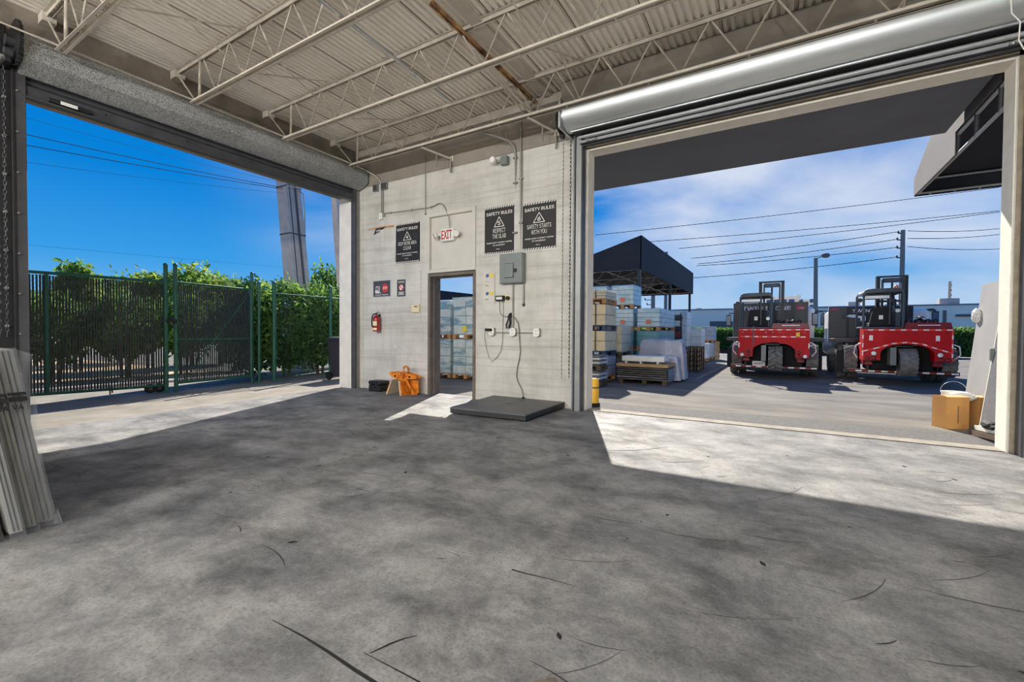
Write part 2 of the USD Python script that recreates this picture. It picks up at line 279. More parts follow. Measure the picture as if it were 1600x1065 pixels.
class MB:
    """collects shapes that become one Mesh"""
    def __init__(self):
        self.v, self.f, self.n = [], [], 0

    def add(self, v, f):
        v = np.asarray(v, float).reshape(-1, 3); f = np.asarray(f, int)
        if f.ndim == 2 and f.shape[1] == 4:
            f = np.vstack([f[:, [0, 1, 2]], f[:, [0, 2, 3]]])
        self.v.append(v); self.f.append(f + self.n); self.n += len(v)
        return self

    def tri(self, t, mat4=None):
        v = np.asarray(t.vertices)
        if mat4 is not None:
            v = v @ np.asarray(mat4)[:3, :3].T + np.asarray(mat4)[:3, 3]
        return self.add(v, t.faces)

    def box(self, x0, x1, y0, y1, z0, z1):
        v = [(x, y, z) for x in (x0, x1) for y in (y0, y1) for z in (z0, z1)]
        return self.add(v, [(0, 1, 3, 2), (4, 6, 7, 5), (0, 4, 5, 1), (2, 3, 7, 6), (0, 2, 6, 4), (1, 5, 7, 3)])

    def cbox(self, x0, x1, y0, y1, z0, z1, b=0.006):
        """box with chamfered edges"""
        c = np.array([(x0 + x1) / 2, (y0 + y1) / 2, (z0 + z1) / 2]); h = np.array([x1 - x0, y1 - y0, z1 - z0]) / 2
        b = min(b, *(h * 0.45)); p = []
        for s in np.ndindex(2, 2, 2):
            s = np.array(s) * 2 - 1
            for k in range(3):
                q = h - b; q[k] = h[k]; p.append(c + s * q)
        return self.tri(trimesh.convex.convex_hull(np.array(p)))

    def hull(self, pts):
        return self.tri(trimesh.convex.convex_hull(np.asarray(pts, float)))

    def bar(self, a, b, w, h, upv=(0, 0, 1)):
        """square bar from a to b, w wide, h high"""
        a, b = np.asarray(a, float), np.asarray(b, float); t = b - a; L = np.linalg.norm(t); t = t / L
        u = np.asarray(upv, float); s = np.cross(t, u)
        if np.linalg.norm(s) < 1e-6:
            s = np.cross(t, [1.0, 0, 0])
        s /= np.linalg.norm(s); u = np.cross(s, t)
        v = [p + s * i * w / 2 + u * j * h / 2 for p in (a, b) for i in (-1, 1) for j in (-1, 1)]
        return self.add(v, [(0, 1, 3, 2), (4, 6, 7, 5), (0, 4, 5, 1), (2, 3, 7, 6), (0, 2, 6, 4), (1, 5, 7, 3)])

    def tube(self, pts, r, n=6, cap=True):
        p = np.asarray(pts, float); t = np.gradient(p, axis=0); t /= np.linalg.norm(t, axis=1, keepdims=True) + 1e-12
        ref = np.array([0, 0, 1.0]) if abs(t[:, 2]).mean() < 0.8 else np.array([1.0, 0, 0])
        a = np.cross(t, ref); a /= np.linalg.norm(a, axis=1, keepdims=True) + 1e-12; b = np.cross(t, a)
        ang = np.arange(n) * 2 * PI / n; R = np.broadcast_to(r, (len(p),))
        v = p[:, None] + R[:, None, None] * (np.cos(ang)[None, :, None] * a[:, None] + np.sin(ang)[None, :, None] * b[:, None])
        i, j = np.meshgrid(np.arange(len(p) - 1), np.arange(n), indexing='ij')
        q = np.stack([i * n + j, i * n + (j + 1) % n, (i + 1) * n + (j + 1) % n, (i + 1) * n + j], -1).reshape(-1, 4)
        f = np.vstack([q[:, [0, 1, 2]], q[:, [0, 2, 3]]]); v = v.reshape(-1, 3)
        if cap:
            m = len(p); e = (m - 1) * n
            f = np.vstack([f, [(0, k + 1, k) for k in range(1, n - 1)], [(e, e + k, e + k + 1) for k in range(1, n - 1)]])
        return self.add(v, f[:, ::-1])

    def cyl(self, a, b, r, n=12, r2=None):
        return self.tube([a, b], np.array([r, r if r2 is None else r2]), n)

    def lathe(self, prof, at, axis='z', n=20):
        """prof: (radius, height) pairs; open ends are closed by radius 0"""
        ang = np.arange(n) * 2 * PI / n; v = []
        for r, h in prof:
            for a in ang:
                c, s = r * math.cos(a), r * math.sin(a)
                v.append({'z': (c, s, h), 'x': (h, c, s), 'y': (s, h, c)}[axis])
        f = []
        for i in range(len(prof) - 1):
            for j in range(n):
                f.append((i * n + j, i * n + (j + 1) % n, (i + 1) * n + (j + 1) % n, (i + 1) * n + j))
        return self.add(np.array(v) + np.asarray(at, float), np.array(f))

    def prism(self, poly, axis, a, b):
        """polygon in the other two axes (x: yz, y: xz, z: xy) pushed from a to b"""
        poly = poly if isinstance(poly, Polygon) or hasattr(poly, 'geoms') else Polygon(poly)
        for g in getattr(poly, 'geoms', [poly]):
            t = trimesh.creation.extrude_polygon(g, b - a, engine='earcut'); v = np.asarray(t.vertices)
            w = {'z': np.c_[v[:, 0], v[:, 1], v[:, 2] + a], 'y': np.c_[v[:, 0], v[:, 2] + a, v[:, 1]], 'x': np.c_[v[:, 2] + a, v[:, 0], v[:, 1]]}[axis]
            self.add(w, t.faces if axis != 'y' else np.asarray(t.faces)[:, ::-1])
        return self

    def text(self, s, cx, y, z, h, width=None, bold=True, depth=0.001, tilt=0.0):
        """lettering on a plane y = const that faces -y, centred on cx, baseline z"""
        t = meshkit.text_mesh(s, h, depth, bold); v = np.asarray(t.vertices).copy(); lo, hi = v[:, 0].min(), v[:, 0].max()
        k = 1.0 if width is None else width / (hi - lo)
        x = (v[:, 0] - (lo + hi) / 2) * k
        return self.add(np.c_[cx + x, y - v[:, 2], z + v[:, 1] + tilt * x], t.faces)

    def move(self, d):
        self.v = [v + np.asarray(d, float) for v in self.v]
        return self

    def out(self):
        return trimesh.Trimesh(np.vstack(self.v), np.vstack(self.f), process=False)


used = {}


def numbered(path):
    n = used.get(path, -1) + 1; used[path] = n
    return path if n == 0 else '%s_%03d' % (path, n)


def tag(prim, label=None, cat=None, group=None, kind=None):
    for k, v in (('label', label), ('category', cat), ('group', group), ('kind', kind)):
        if v:
            prim.SetCustomDataByKey(k, v)
    return prim


class T:
    """a thing: an Xform at its base; part() adds a Mesh below it. With world=True the meshes are given in world coordinates."""
    def __init__(self, name, label=None, cat=None, loc=(0, 0, 0), rot=0.0, group=None, kind=None, world=False):
        self.path = numbered('/World/' + name); self.loc, self.world = np.array(loc, float), world
        x = UsdGeom.Xform.Define(stage, self.path)
        x.AddTranslateOp().Set(Gf.Vec3d(*map(float, loc)))
        if rot:
            x.AddRotateZOp().Set(float(rot))
        self.prim = tag(x.GetPrim(), label, cat, group, kind)

    def part(self, name, mb, m, parent=None, smooth=False, label=None, kind=None):
        t = mb.out() if isinstance(mb, MB) else mb
        if self.world:
            t.vertices = np.asarray(t.vertices) - self.loc
        p = numbered((parent or self.path) + '/' + name)
        tag(usdkit.mesh(stage, p, t, M[m], smooth=smooth).GetPrim(), label, kind=kind)
        return p


def copy(src, loc, rot=0.0, label=None, cat=None, group=None, name=None):
    p = numbered('/World/' + (name or src.path.split('/')[-1].rstrip('0123456789').rstrip('_')))
    x = UsdGeom.Xform.Define(stage, p)
    x.GetPrim().GetReferences().AddInternalReference(src.path)
    x.ClearXformOpOrder()
    x = UsdGeom.Xformable(x)
    o = x.AddTranslateOp(); o.Set(Gf.Vec3d(*map(float, loc)))
    r = x.AddRotateZOp(); r.Set(float(rot))
    x.SetXformOpOrder([o, r])
    x.GetPrim().SetInstanceable(True)
    tag(x.GetPrim(), label, cat, group)
    return x


def single(name, mb, m, label=None, cat=None, group=None, kind=None, smooth=False):
    """a thing or piece of the setting that is one mesh"""
    t = mb.out() if isinstance(mb, MB) else mb
    p = numbered('/World/' + name)
    tag(usdkit.mesh(stage, p, t, M[m], smooth=smooth).GetPrim(), label, cat, group, kind)
    return p


def sub(parent, name, mb, m, smooth=False, label=None, kind=None):
    p = numbered(parent + '/' + name)
    tag(usdkit.mesh(stage, p, mb.out() if isinstance(mb, MB) else mb, M[m], smooth=smooth).GetPrim(), label, kind=kind)
    return p


def arc(c, r, a0, a1, n, plane='xz'):
    out = []
    for a in np.linspace(a0, a1, n):
        u, w = r * math.cos(a), r * math.sin(a)
        out.append({'xz': (c[0] + u, c[1], c[2] + w), 'yz': (c[0], c[1] + u, c[2] + w), 'xy': (c[0] + u, c[1] + w, c[2])}[plane])
    return out


def catenary(a, b, sag, n=14):
    a, b = np.array(a, float), np.array(b, float); t = np.linspace(0, 1, n)[:, None]
    p = a + (b - a) * t; p[:, 2] -= sag * 4 * (t[:, 0] * (1 - t[:, 0]))
    return p

# ------------------------------------------------------------------ the setting: floor, walls, ceiling, ground
floor = single('floor', MB().prism([(-0.32, 0.24), (15, 0.24), (15, -16), (0, -16), (0, -4.9), (0.09, -4.67)], 'z', -0.2, 0.0), 'concrete_floor', kind='structure')


def floor_strip(name, pts, w, m='joint_dark', z=0.0015):
    """a filled joint, scuff or crack lying in the floor: a ribbon of changing width"""
    p = np.array(pts, float); t = np.gradient(p, axis=0); t /= np.linalg.norm(t, axis=1, keepdims=True); nn = np.c_[-t[:, 1], t[:, 0]]
    w = np.broadcast_to(w, (len(p),))[:, None] / 2
    a, b = p + nn * w, p - nn * w; k = len(p)
    v = np.vstack([np.c_[a, np.full(k, z)], np.c_[b, np.full(k, z)]])
    f = [(i, i + k, i + k + 1, i + 1) for i in range(k - 1)]
    sub(floor, name, MB().add(v, f), m)


floor_strip('joint', [(5.70, -5.205), (5.9, -5.20), (6.03, -5.203), (6.2, -5.212), (6.45, -5.218), (7.4, -5.23)], [0.003, 0.008, 0.011, 0.014, 0.014, 0.014])
floor_strip('joint', [(6.15, -5.14), (6.3, -5.138), (6.42, -5.137), (7.4, -5.14)], [0.002, 0.005, 0.006, 0.006])
floor_strip('crack', [(6.175, -5.13), (6.2, -5.06), (6.225, -5.01), (6.255, -4.974)], [0.004, 0.01, 0.007, 0.003])
floor_strip('crack', [(6.32, -4.386), (6.4, -4.38), (6.52, -4.363), (6.627, -4.358)], [0.012, 0.008, 0.005, 0.003])
rng = random.Random(5)
for k in range(170):                                               # tyre scuffs and chips
    x, y = rng.uniform(1.0, 9.0), rng.uniform(-5.0, -1.0)
    if k < 115:
        a, L = rng.choice([0.1, 0.6, -0.25, 2.6, -0.1, 0.3]) + rng.uniform(-0.2, 0.2), rng.uniform(0.06, 0.45) * (1.0 if k % 5 else 2.0)
        p = [(x + math.cos(a + j * 0.06) * L * j / 5, y + math.sin(a + j * 0.06) * L * j / 5) for j in range(6)]
        floor_strip('scuff', p, np.array([0.002, 0.006, 0.008, 0.006, 0.005, 0.002]) * rng.uniform(0.3, 1.3), 'scuff_dark')
    else:
        a = rng.uniform(0, 3); L = rng.uniform(0.01, 0.06)
        floor_strip('chip', [(x + math.cos(a) * L * j / 4, y + math.sin(a) * L * j / 4) for j in range(5)], np.array([0.004, 0.02, 0.028, 0.018, 0.003]) * L / 0.06, 'joint_dark')
for c_ in ((6.86, -5.02, 0.07), (6.93, -5.12, 0.05), (6.78, -4.93, 0.035)):
    a_ = np.linspace(0, 2 * PI, 15)[:-1]; r_ = c_[2] * (0.6 + 0.7 * np.array([rng.random() for _ in a_]))
    sub(floor, 'rust_stain', MB().prism(Polygon(np.c_[c_[0] + r_ * np.cos(a_), c_[1] + r_ * np.sin(a_)]), 'z', 0.0004, 0.0012), 'floor_stain')
sub(floor, 'threshold', MB().cbox(4.98, 9.36, 0.03, 0.245, -0.05, 0.006, 0.004), 'threshold')
sub(floor, 'joint', MB().box(4.98, 9.4, 0.012, 0.028, 0.0, 0.003), 'joint_dark')

single('yard_pavement', MB().box(-60, 90, 0.24, 110, -0.3, -0.025), 'asphalt', kind='structure')
single('alley_pavement', MB().prism([(-0.32, 0.235), (0.09, -4.67), (0.0, -22), (-4.3, -22), (-4.3, 3.0), (-0.36, 3.0)], 'z', -0.25, -0.015), 'alley_asphalt', kind='structure')
single('ground', MB().box(-70, -4.3, -60, 0.24, -0.4, -0.03), 'soil', kind='structure')
single('kerb', MB().cbox(-4.42, -4.28, -22, 3.0, -0.2, 0.05, 0.02), 'apron_concrete', kind='structure')

wb = MB()
for b in ((0.0, 1.92, 0.0, 4.06), (1.92, 2.96, 3.29, 4.06), (2.96, 4.975, 0.0, 4.06), (4.975, 9.37, 3.845, 4.06), (9.37, 15.0, 0.0, 4.06)):
    wb.box(b[0], b[1], 0.0, 0.26, b[2], b[3])
wall_back = single('wall_back', wb, 'wall_concrete', kind='structure')
sub(wall_back, 'tie_beam', MB().cbox(0.0, 15.0, -0.018, 0.3, 4.06, 4.8, 0.008), 'band_paint')
sub(wall_back, 'ledger', MB().cbox(0.0, 15.0, -0.06, -0.018, 4.66, 4.8, 0.006), 'joist_paint')
sub(wall_back, 'door_lintel', MB().cbox(4.66, 15.0, -0.26, -0.02, 4.34, 4.79, 0.01), 'band_paint')
t1 = MB().box(4.965, 4.985, 0.0, 0.262, 0, 3.845).box(9.36, 9.38, 0.0, 0.262, 0, 3.845)
sub(wall_back, 'reveal', MB().cbox(4.955, 4.985, 0.004, 0.262, 0, 3.845, 0.004), 'reveal_paint')
sub(wall_back, 'reveal', MB().cbox(9.36, 9.39, 0.004, 0.262, 0, 3.845, 0.004), 'reveal_paint')
sub(wall_back, 'reveal', MB().cbox(4.97, 9.38, 0.004, 0.262, 3.83, 3.86, 0.004), 'reveal_paint')
e = MB().cbox(9.38, 9.50, -0.006, 0.004, 0, 3.95, 0.003).cbox(4.93, 9.5, -0.006, 0.004, 3.85, 4.0, 0.003)
sub(wall_back, 'edge_band', e, 'edge_paint')
for zl, xa, xb in ((0.58, 3.0, 4.7), (0.92, 3.05, 4.75), (1.52, 0.3, 1.85), (2.2, 4.0, 4.7), (2.33, 0.25, 1.0), (3.42, 2.2, 4.8), (0.6, 0.2, 1.8), (1.2, 0.25, 0.6)):   # board joints of the formwork
    sub(wall_back, 'board_joint', MB().box(xa, xb, -0.0012, 0.001, zl, zl + 0.004), 'edge_paint')

wl = MB().box(-0.35, 0.0, -16, -4.72, 0, 4.8).box(-0.35, 0.0, -4.72, -0.17, 3.86, 4.8).box(-0.35, 0.0, -0.17, 0.26, 0, 4.8)
wall_left = single('wall_left', wl, 'raw_wall', kind='structure')
sub(wall_left, 'reveal', MB().cbox(-0.352, 0.004, -0.178, -0.165, 0, 3.87, 0.003), 'reveal_paint')
sub(wall_left, 'pilaster', MB().cbox(0.0, 0.16, -0.02, 0.02, 0, 4.06, 0.006), 'wall_concrete')
single('wall_right', MB().box(15.0, 15.3, -16, 0.26, 0, 4.8), 'wall_concrete', kind='structure')
wf = MB()
for b in ((-0.35, 1.5, 0, 4.8), (1.5, 7.0, 4.2, 4.8), (7.0, 8.5, 0, 4.8), (8.5, 14.0, 4.2, 4.8), (14.0, 15.3, 0, 4.8)):
    wf.box(b[0], b[1], -16.3, -16.0, b[2], b[3])
single('wall_front', wf, 'wall_concrete', kind='structure')

ceiling = single('ceiling', MB().box(-0.5, 15.3, -16.3, 0.5, 4.84, 5.2), 'band_paint', kind='structure')
for k in range(20):                                                 # corrugated deck, sheet by sheet
    x0, pt = 0.756 * k, 0.084
    base = np.array([0.0, 0.044, 0.052, 0.076]); hz = np.array([0.0, 0.0, 0.03, 0.03])
    xs = np.concatenate([base + pt * i for i in range(9)] + [[0.756]]); zz = 4.802 + np.concatenate([hz] * 9 + [[0.0]])
    m = len(xs); v = np.vstack([np.c_[xs + x0, np.full(m, -16.0), zz], np.c_[xs + x0, np.full(m, 0.02), zz]])
    sub(ceiling, 'deck_sheet', MB().add(v, [(i, i + m, i + m + 1, i + 1) for i in range(m - 1)]), 'deck_paint')
    if k:
        sub(ceiling, 'sheet_seam', MB().box(x0 - 0.004, x0 + 0.004, -16, 0.0, 4.797, 4.803), 'stain')
single('eave_soffit', MB().cbox(3.3, 9.3, 0.26, 1.83, 3.835, 4.4, 0.01), 'soffit_paint', kind='structure')
single('parapet', MB().box(-0.5, 15.3, 0.26, 0.5, 4.4, 5.6), 'building_white', kind='structure')

# ------------------------------------------------------------------ open-web steel joists
JY = [-0.6 - 1.305 * k for k in range(6)]
JL = ['open-web steel joist nearest the EXIT wall, in front of the large silver barrel', 'open-web steel joist second from the EXIT wall',
      'open-web steel joist third from the EXIT wall', 'open-web steel joist fourth from the EXIT wall, near the black gear',
      'open-web steel joist fifth from the EXIT wall, almost overhead', 'open-web steel joist sixth from the EXIT wall, overhead']


def make_joist(y):
    j = T('steel_joist', JL[0], 'steel joist', (0.0, y, 4.25), group='steel joists under the roof deck')
    for s in (-1, 1):
        j.part('top_chord', MB().box(0.02, 14.95, s * 0.018, s * 0.056, 0.538, 0.545).box(0.02, 14.95, s * 0.018, s * 0.024, 0.495, 0.545), 'joist_paint')
        j.part('bottom_chord', MB().box(0.52, 14.3, s * 0.02, s * 0.048, -0.012, -0.005).box(0.52, 14.3, s * 0.02, s * 0.026, -0.012, 0.032), 'joist_paint')
    j.part('seat', MB().box(0.004, 0.16, -0.06, 0.06, 0.44, 0.545), 'joist_paint')
    j.part('web_bar', MB().cyl((0.1, 0, 0.5), (0.60, 0, 0.0), 0.012, 8), 'joist_paint')
    j.part('web_bar', MB().cyl((0.69, 0, 0.01), (0.72, 0, 0.52), 0.017, 8), 'joist_paint')
    x = 0.80
    while x < 13.9:
        j.part('web_bar', MB().cyl((x, 0, 0.53), (x + 0.327, 0, 0.0), 0.0105, 8), 'joist_paint')
        j.part('web_bar', MB().cyl((x + 0.335, 0, 0.0), (x + 0.655, 0, 0.53), 0.0105, 8), 'joist_paint')
        x += 0.655
    for x in np.arange(1.6, 14, 1.1):
        j.part('spacer', MB().box(x - 0.012, x + 0.012, -0.026, 0.026, -0.011, 0.0), 'joist_paint')
    return j


joist0 = make_joist(JY[0])
for k in range(1, 6):
    copy(joist0, (0.0, JY[k], 4.25), label=JL[k])

b_ = T('bridging_rod', 'thin cream rod running under the joist ends along the left wall', 'rod', (0.56, -0.1, 4.27), world=True)
b_.part('rod', MB().cyl((0.56, -7.5, 4.285), (0.56, -0.6, 4.275), 0.011, 8).tube([(0.56, -0.6, 4.275), (0.57, -0.3, 4.255), (0.62, -0.1, 4.2), (0.7, -0.05, 4.1), (0.72, -0.03, 4.0)], 0.011, 8), 'joist_paint', smooth=60)
CBL = {0: 'first', 1: 'second', 2: 'third', 3: 'fourth'}
for i, x in enumerate((1.84, 5.1, 8.4)):
    for k in range(4):
        y0, y1 = JY[k], JY[k + 1]
        c = T('cross_bracing', 'crossed brace rods between %s and %s joists from the EXIT wall, %s' % (CBL[k], ('second', 'third', 'fourth', 'fifth')[k], ('near the left door', 'mid span', 'near the right door')[i]), 'bracing', (x, y0, 4.25), group='cross bracing between the joists', world=True)
        c.part('brace_rod', MB().cyl((x, y0, 4.27), (x, y1, 4.78), 0.009, 6), 'joist_paint')
        c.part('brace_rod', MB().cyl((x + 0.03, y0, 4.78), (x + 0.03, y1, 4.27), 0.009, 6), 'joist_paint')
c = T('ceiling_conduit', 'bright silver conduit running under the deck across the joists', 'conduit', (3.6, -1.3, 4.33), world=True)
c.part('pipe', MB().cyl((3.78, -7.0, 4.325), (3.5, -1.35, 4.325), 0.021, 10), 'bright_steel', smooth=60)
c.part('coupling', MB().cyl((3.63, -4.0, 4.325), (3.622, -3.85, 4.325), 0.027, 10), 'bright_steel', smooth=60)
c.part('coupling', MB().cyl((3.535, -2.1, 4.325), (3.528, -1.95, 4.325), 0.027, 10), 'bright_steel', smooth=60)
c = T('rusty_channel', 'rusty brown steel channel slung under the roof deck towards the roller barrel', 'steel channel', (4.13, -0.1, 4.72), world=True)
c.part('web', MB().bar((4.14, -2.5, 4.73), (4.15, -0.08, 4.73), 0.05, 0.012), 'rust_steel')
c.part('flange', MB().bar((4.118, -2.5, 4.715), (4.128, -0.08, 4.715), 0.01, 0.04), 'rust_steel')
c.part('flange', MB().bar((4.162, -2.5, 4.715), (4.172, -0.08, 4.715), 0.01, 0.04), 'rust_steel')
c = T('flat_conduit', 'wide cream duct pressed against the deck beside the rusty channel', 'duct', (4.3, -0.1, 4.77), world=True)
c.part('body', MB().cbox(4.26, 4.42, -2.9, -0.08, 4.755, 4.80, 0.008), 'joist_paint')
c = T('diagonal_brace', 'pale diagonal steel brace dropping from the deck to the joist beside the roller barrel', 'brace', (4.25, -0.6, 4.27), world=True)
c.part('strut', MB().cyl((4.05, -1.9, 4.78), (4.36, -0.6, 4.27), 0.02, 8), 'joist_paint', smooth=60)
c.part('strut', MB().cyl((4.0, -1.35, 4.78), (4.22, -0.5, 4.3), 0.014, 8), 'joist_paint', smooth=60)
for i, (x, lab) in enumerate(((2.30, 'bent pipe hanger dropping from the joist to the wall above the EXIT door'), (4.33, 'bent pipe hanger dropping from the joist beside the roller chain'))):
    c = T('pipe_hanger', lab, 'pipe hanger', (x, -0.3, 4.2), world=True)
    c.part('arm', MB().cyl((x - 0.03, -0.6, 4.23), (x + 0.16, -0.06, 4.19), 0.018, 8), 'joist_paint', smooth=60)
    c.part('drop', MB().cyl((x + 0.16, -0.06, 4.2), (x + 0.16, -0.06, 3.95), 0.016, 8), 'conduit_grey', smooth=60)
    c.part('drop', MB().cyl((x + 0.06, -0.32, 4.2), (x + 0.06, -0.32, 3.98), 0.011, 8), 'conduit_grey', smooth=60)
    c.part('wall_plate', MB().cbox(x + 0.12, x + 0.2, -0.045, -0.018, 4.14, 4.24, 0.004), 'joist_paint')

# ------------------------------------------------------------------ left roller door: hood, bottom bar, guides, gear, chain
d = T('roller_door', 'dark roller door rolled up under a mottled galvanised hood above the left opening', 'roller door', (0.1, -2.4, 3.76), world=True)
hood = [(0.0, 4.46), (0.22, 4.46), (0.36, 4.32), (0.36, 4.105), (0.11, 4.0), (0.09, 4.0), (0.34, 4.115), (0.34, 4.31), (0.21, 4.44), (0.0, 4.44)]
d.part('hood', MB().prism([(x, z) for x, z in hood], 'y', -4.765, -0.05), 'galvanised_hood')
d.part('end_plate', MB().prism([(0.0, 4.45), (0.22, 4.45), (0.355, 4.315), (0.355, 4.108), (0.11, 4.004), (0.0, 4.0)], 'y', -0.052, -0.042), 'guide_steel')
d.part('end_plate', MB().prism([(0.0, 4.45), (0.22, 4.45), (0.355, 4.315), (0.355, 4.108), (0.11, 4.004), (0.0, 4.0)], 'y', -4.775, -4.766), 'guide_steel')
d.part('curtain_roll', MB().cyl((0.17, -4.7, 4.24), (0.17, -0.08, 4.24), 0.11, 20), 'guide_steel', smooth=40)
for k in range(3):
    z = 3.925 + k * 0.075
    d.part('slat', MB().prism([(0.03 + 0.028 * math.sin(PI * i / 6), z + 0.075 * i / 6) for i in range(7)] + [(0.022, z + 0.075), (0.022, z)], 'y', -4.72, -0.15), 'guide_steel')
d.part('bottom_bar', MB().cbox(0.03, 0.085, -4.71, -0.16, 3.775, 3.915, 0.01).cbox(0.015, 0.12, -4.71, -0.16, 3.765, 3.785, 0.004), 'guide_steel')
d.part('latch', MB().cbox(0.085, 0.115, -4.52, -4.14, 3.8, 3.85, 0.005), 'black_metal')
d.part('latch_tag', MB().cbox(0.115, 0.121, -4.42, -4.27, 3.805, 3.845, 0.002), 'white_plastic')
for k in range(5):
    d.part('bolt', MB().cyl((0.084, -4.0 + k * 0.9, 3.87), (0.095, -4.0 + k * 0.9, 3.87), 0.012, 8), 'black_metal')
d.part('guide', MB().cbox(0.0, 0.1, -0.17, -0.11, 0, 4.0, 0.004).cbox(0.0, 0.06, -0.11, -0.03, 0, 4.0, 0.004), 'guide_steel', label='dark guide rail at the far jamb')
d.part('guide_angle', MB().cbox(0.06, 0.075, -0.105, -0.03, 0, 4.0, 0.003), 'conduit_grey')
d.part('guide', MB().cbox(0.0, 0.11, -4.79, -4.70, 0, 4.05, 0.004), 'guide_steel', label='dark guide rail at the near jamb')
d.part('guide_angle', MB().cbox(0.0, 0.05, -4.92, -4.79, 0, 4.05, 0.004).cbox(0.11, 0.125, -4.815, -4.79, 0, 4.05, 0.003), 'black_metal')
for k in range(9):
    d.part('guide_bolt', MB().cyl((0.05, -4.86, 0.35 + k * 0.42), (0.075, -4.86, 0.35 + k * 0.42), 0.017, 8), 'guide_grey')
    d.part('guide_bolt', MB().cyl((0.11, -4.775, 0.2 + k * 0.45), (0.135, -4.775, 0.2 + k * 0.45), 0.01, 8), 'guide_grey')
g = T('door_gear', 'black chain drive gear with toothed wheel at the near end of the galvanised hood', 'gear drive', (0.2, -4.85, 4.25), world=True)
ga = np.linspace(0, 2 * PI, 96, endpoint=False)
gp = [((0.225 + (0.012 if i % 4 < 2 else -0.004)) * math.cos(a) + 0.25, (0.225 + (0.012 if i % 4 < 2 else -0.004)) * math.sin(a) + 4.27) for i, a in enumerate(ga)]
g.part('wheel', MB().prism(Polygon(gp), 'y', -4.815, -4.785), 'black_metal')
g.part('hub', MB().cyl((0.24, -4.88, 4.27), (0.24, -4.78, 4.27), 0.06, 16), 'dark_steel', smooth=40)
g.part('bracket', MB().cbox(0.01, 0.3, -4.9, -4.84, 4.02, 4.12, 0.01).cbox(0.01, 0.08, -4.92, -4.84, 4.02, 4.5, 0.01), 'black_metal')
g.part('bearing', MB().cyl((0.3, -4.9, 4.12), (0.3, -4.84, 4.12), 0.045, 12), 'dark_steel', smooth=40)
for i in range(4):
    g.part('bolt', MB().cyl((0.06 + 0.07 * i, -4.92, 4.07), (0.06 + 0.07 * i, -4.895, 4.07), 0.014, 8), 'guide_grey')


def chain(mb, x, y, z0, z1, pitch=0.05, r=0.004, w=0.012):
    z, k = z1, 0
    while z > z0:
        a = np.linspace(0, 2 * PI, 9)
        p = np.c_[w * np.cos(a), np.zeros(9), pitch * 0.72 * np.sin(a)] if k % 2 else np.c_[np.zeros(9), w * np.cos(a), pitch * 0.72 * np.sin(a)]
        mb.tube(p + [x, y, z], r, 4, cap=False); z -= pitch; k += 1
    return mb


c = T('hoist_chain', 'steel hoist chain hanging beside the near guide of the left opening', 'chain', (0.14, -4.9, 1.2), world=True)
c.part('chain_run', chain(MB(), 0.14, -4.875, 1.1, 4.05), 'dark_steel')
c.part('chain_run', chain(MB(), 0.18, -4.935, 1.1, 4.05), 'dark_steel')

# ------------------------------------------------------------------ right roller door
d = T('roller_door', 'silver roller door rolled up in a bright barrel above the large right opening', 'roller door', (7.2, -0.3, 3.86), world=True)
d.part('coil', MB().cyl((4.80, -0.31, 4.235), (9.75, -0.31, 4.235), 0.225, 40), 'galvanised', smooth=50)
d.part('coil_end', MB().cyl((4.765, -0.31, 4.235), (4.80, -0.31, 4.235), 0.19, 28), 'bright_steel', smooth=50)
for k in range(3):
    z = 3.965 + 0.06 * k
    d.part('slat', MB().prism([(-0.09 - 0.02 * math.sin(PI * i / 6), z + 0.056 * i / 6) for i in range(7)] + [(-0.08, z + 0.056), (-0.08, z)], 'x', 4.93, 9.42), 'slat_steel', smooth=35)
d.part('bottom_bar', MB().cbox(4.93, 9.42, -0.16, -0.09, 3.885, 3.945, 0.012), 'slat_steel')
d.part('astragal', MB().cyl((4.93, -0.215, 3.955), (9.42, -0.215, 3.955), 0.022, 12), 'slat_steel', smooth=60)
d.part('bar_angle', MB().cbox(4.93, 9.42, -0.2, -0.08, 3.868, 3.878, 0.003).cbox(4.93, 9.42, -0.15, -0.13, 3.85, 3.87, 0.003), 'dark_steel')
d.part('hood_bar', MB().cyl((4.86, -0.36, 3.995), (9.5, -0.36, 3.995), 0.014, 10), 'bright_steel', smooth=60)
d.part('lintel_angle', MB().cbox(4.86, 9.5, -0.3, -0.02, 4.005, 4.012, 0.002).cbox(4.86, 9.5, -0.045, -0.02, 3.93, 4.01, 0.003), 'dark_steel')
for x in (5.02, 9.25):
    d.part('latch', MB().cbox(x, x + 0.16, -0.19, -0.165, 3.885, 3.925, 0.006).cyl((x + 0.04, -0.21, 3.905), (x + 0.04, -0.18, 3.905), 0.014, 10), 'bright_steel')
d.part('guide', MB().cbox(4.86, 4.945, -0.16, -0.10, 0, 4.02, 0.004).cbox(4.79, 4.87, -0.10, -0.02, 0, 4.15, 0.004), 'guide_grey', label='grey guide rail at the left jamb')
d.part('guide_channel', MB().cbox(4.945, 4.96, -0.155, -0.03, 0, 4.02, 0.003).cbox(4.84, 4.862, -0.18, -0.10, 0, 4.02, 0.003), 'guide_steel')
d.part('guide', MB().cbox(9.43, 9.5, -0.16, -0.10, 0, 4.02, 0.004).cbox(9.5, 9.58, -0.10, -0.02, 0, 4.15, 0.004), 'guide_grey', label='grey guide rail at the right jamb')
d.part('guide_channel', MB().cbox(9.41, 9.432, -0.155, -0.03, 0, 4.02, 0.003), 'guide_steel')
for k in range(9):
    d.part('guide_bolt', MB().cyl((4.825, -0.118, 0.12 + k * 0.42), (4.825, -0.1, 0.12 + k * 0.42), 0.015, 8), 'black_metal')
    d.part('guide_bolt', MB().cyl((9.55, -0.118, 0.12 + k * 0.42), (9.55, -0.1, 0.12 + k * 0.42), 0.015, 8), 'black_metal')
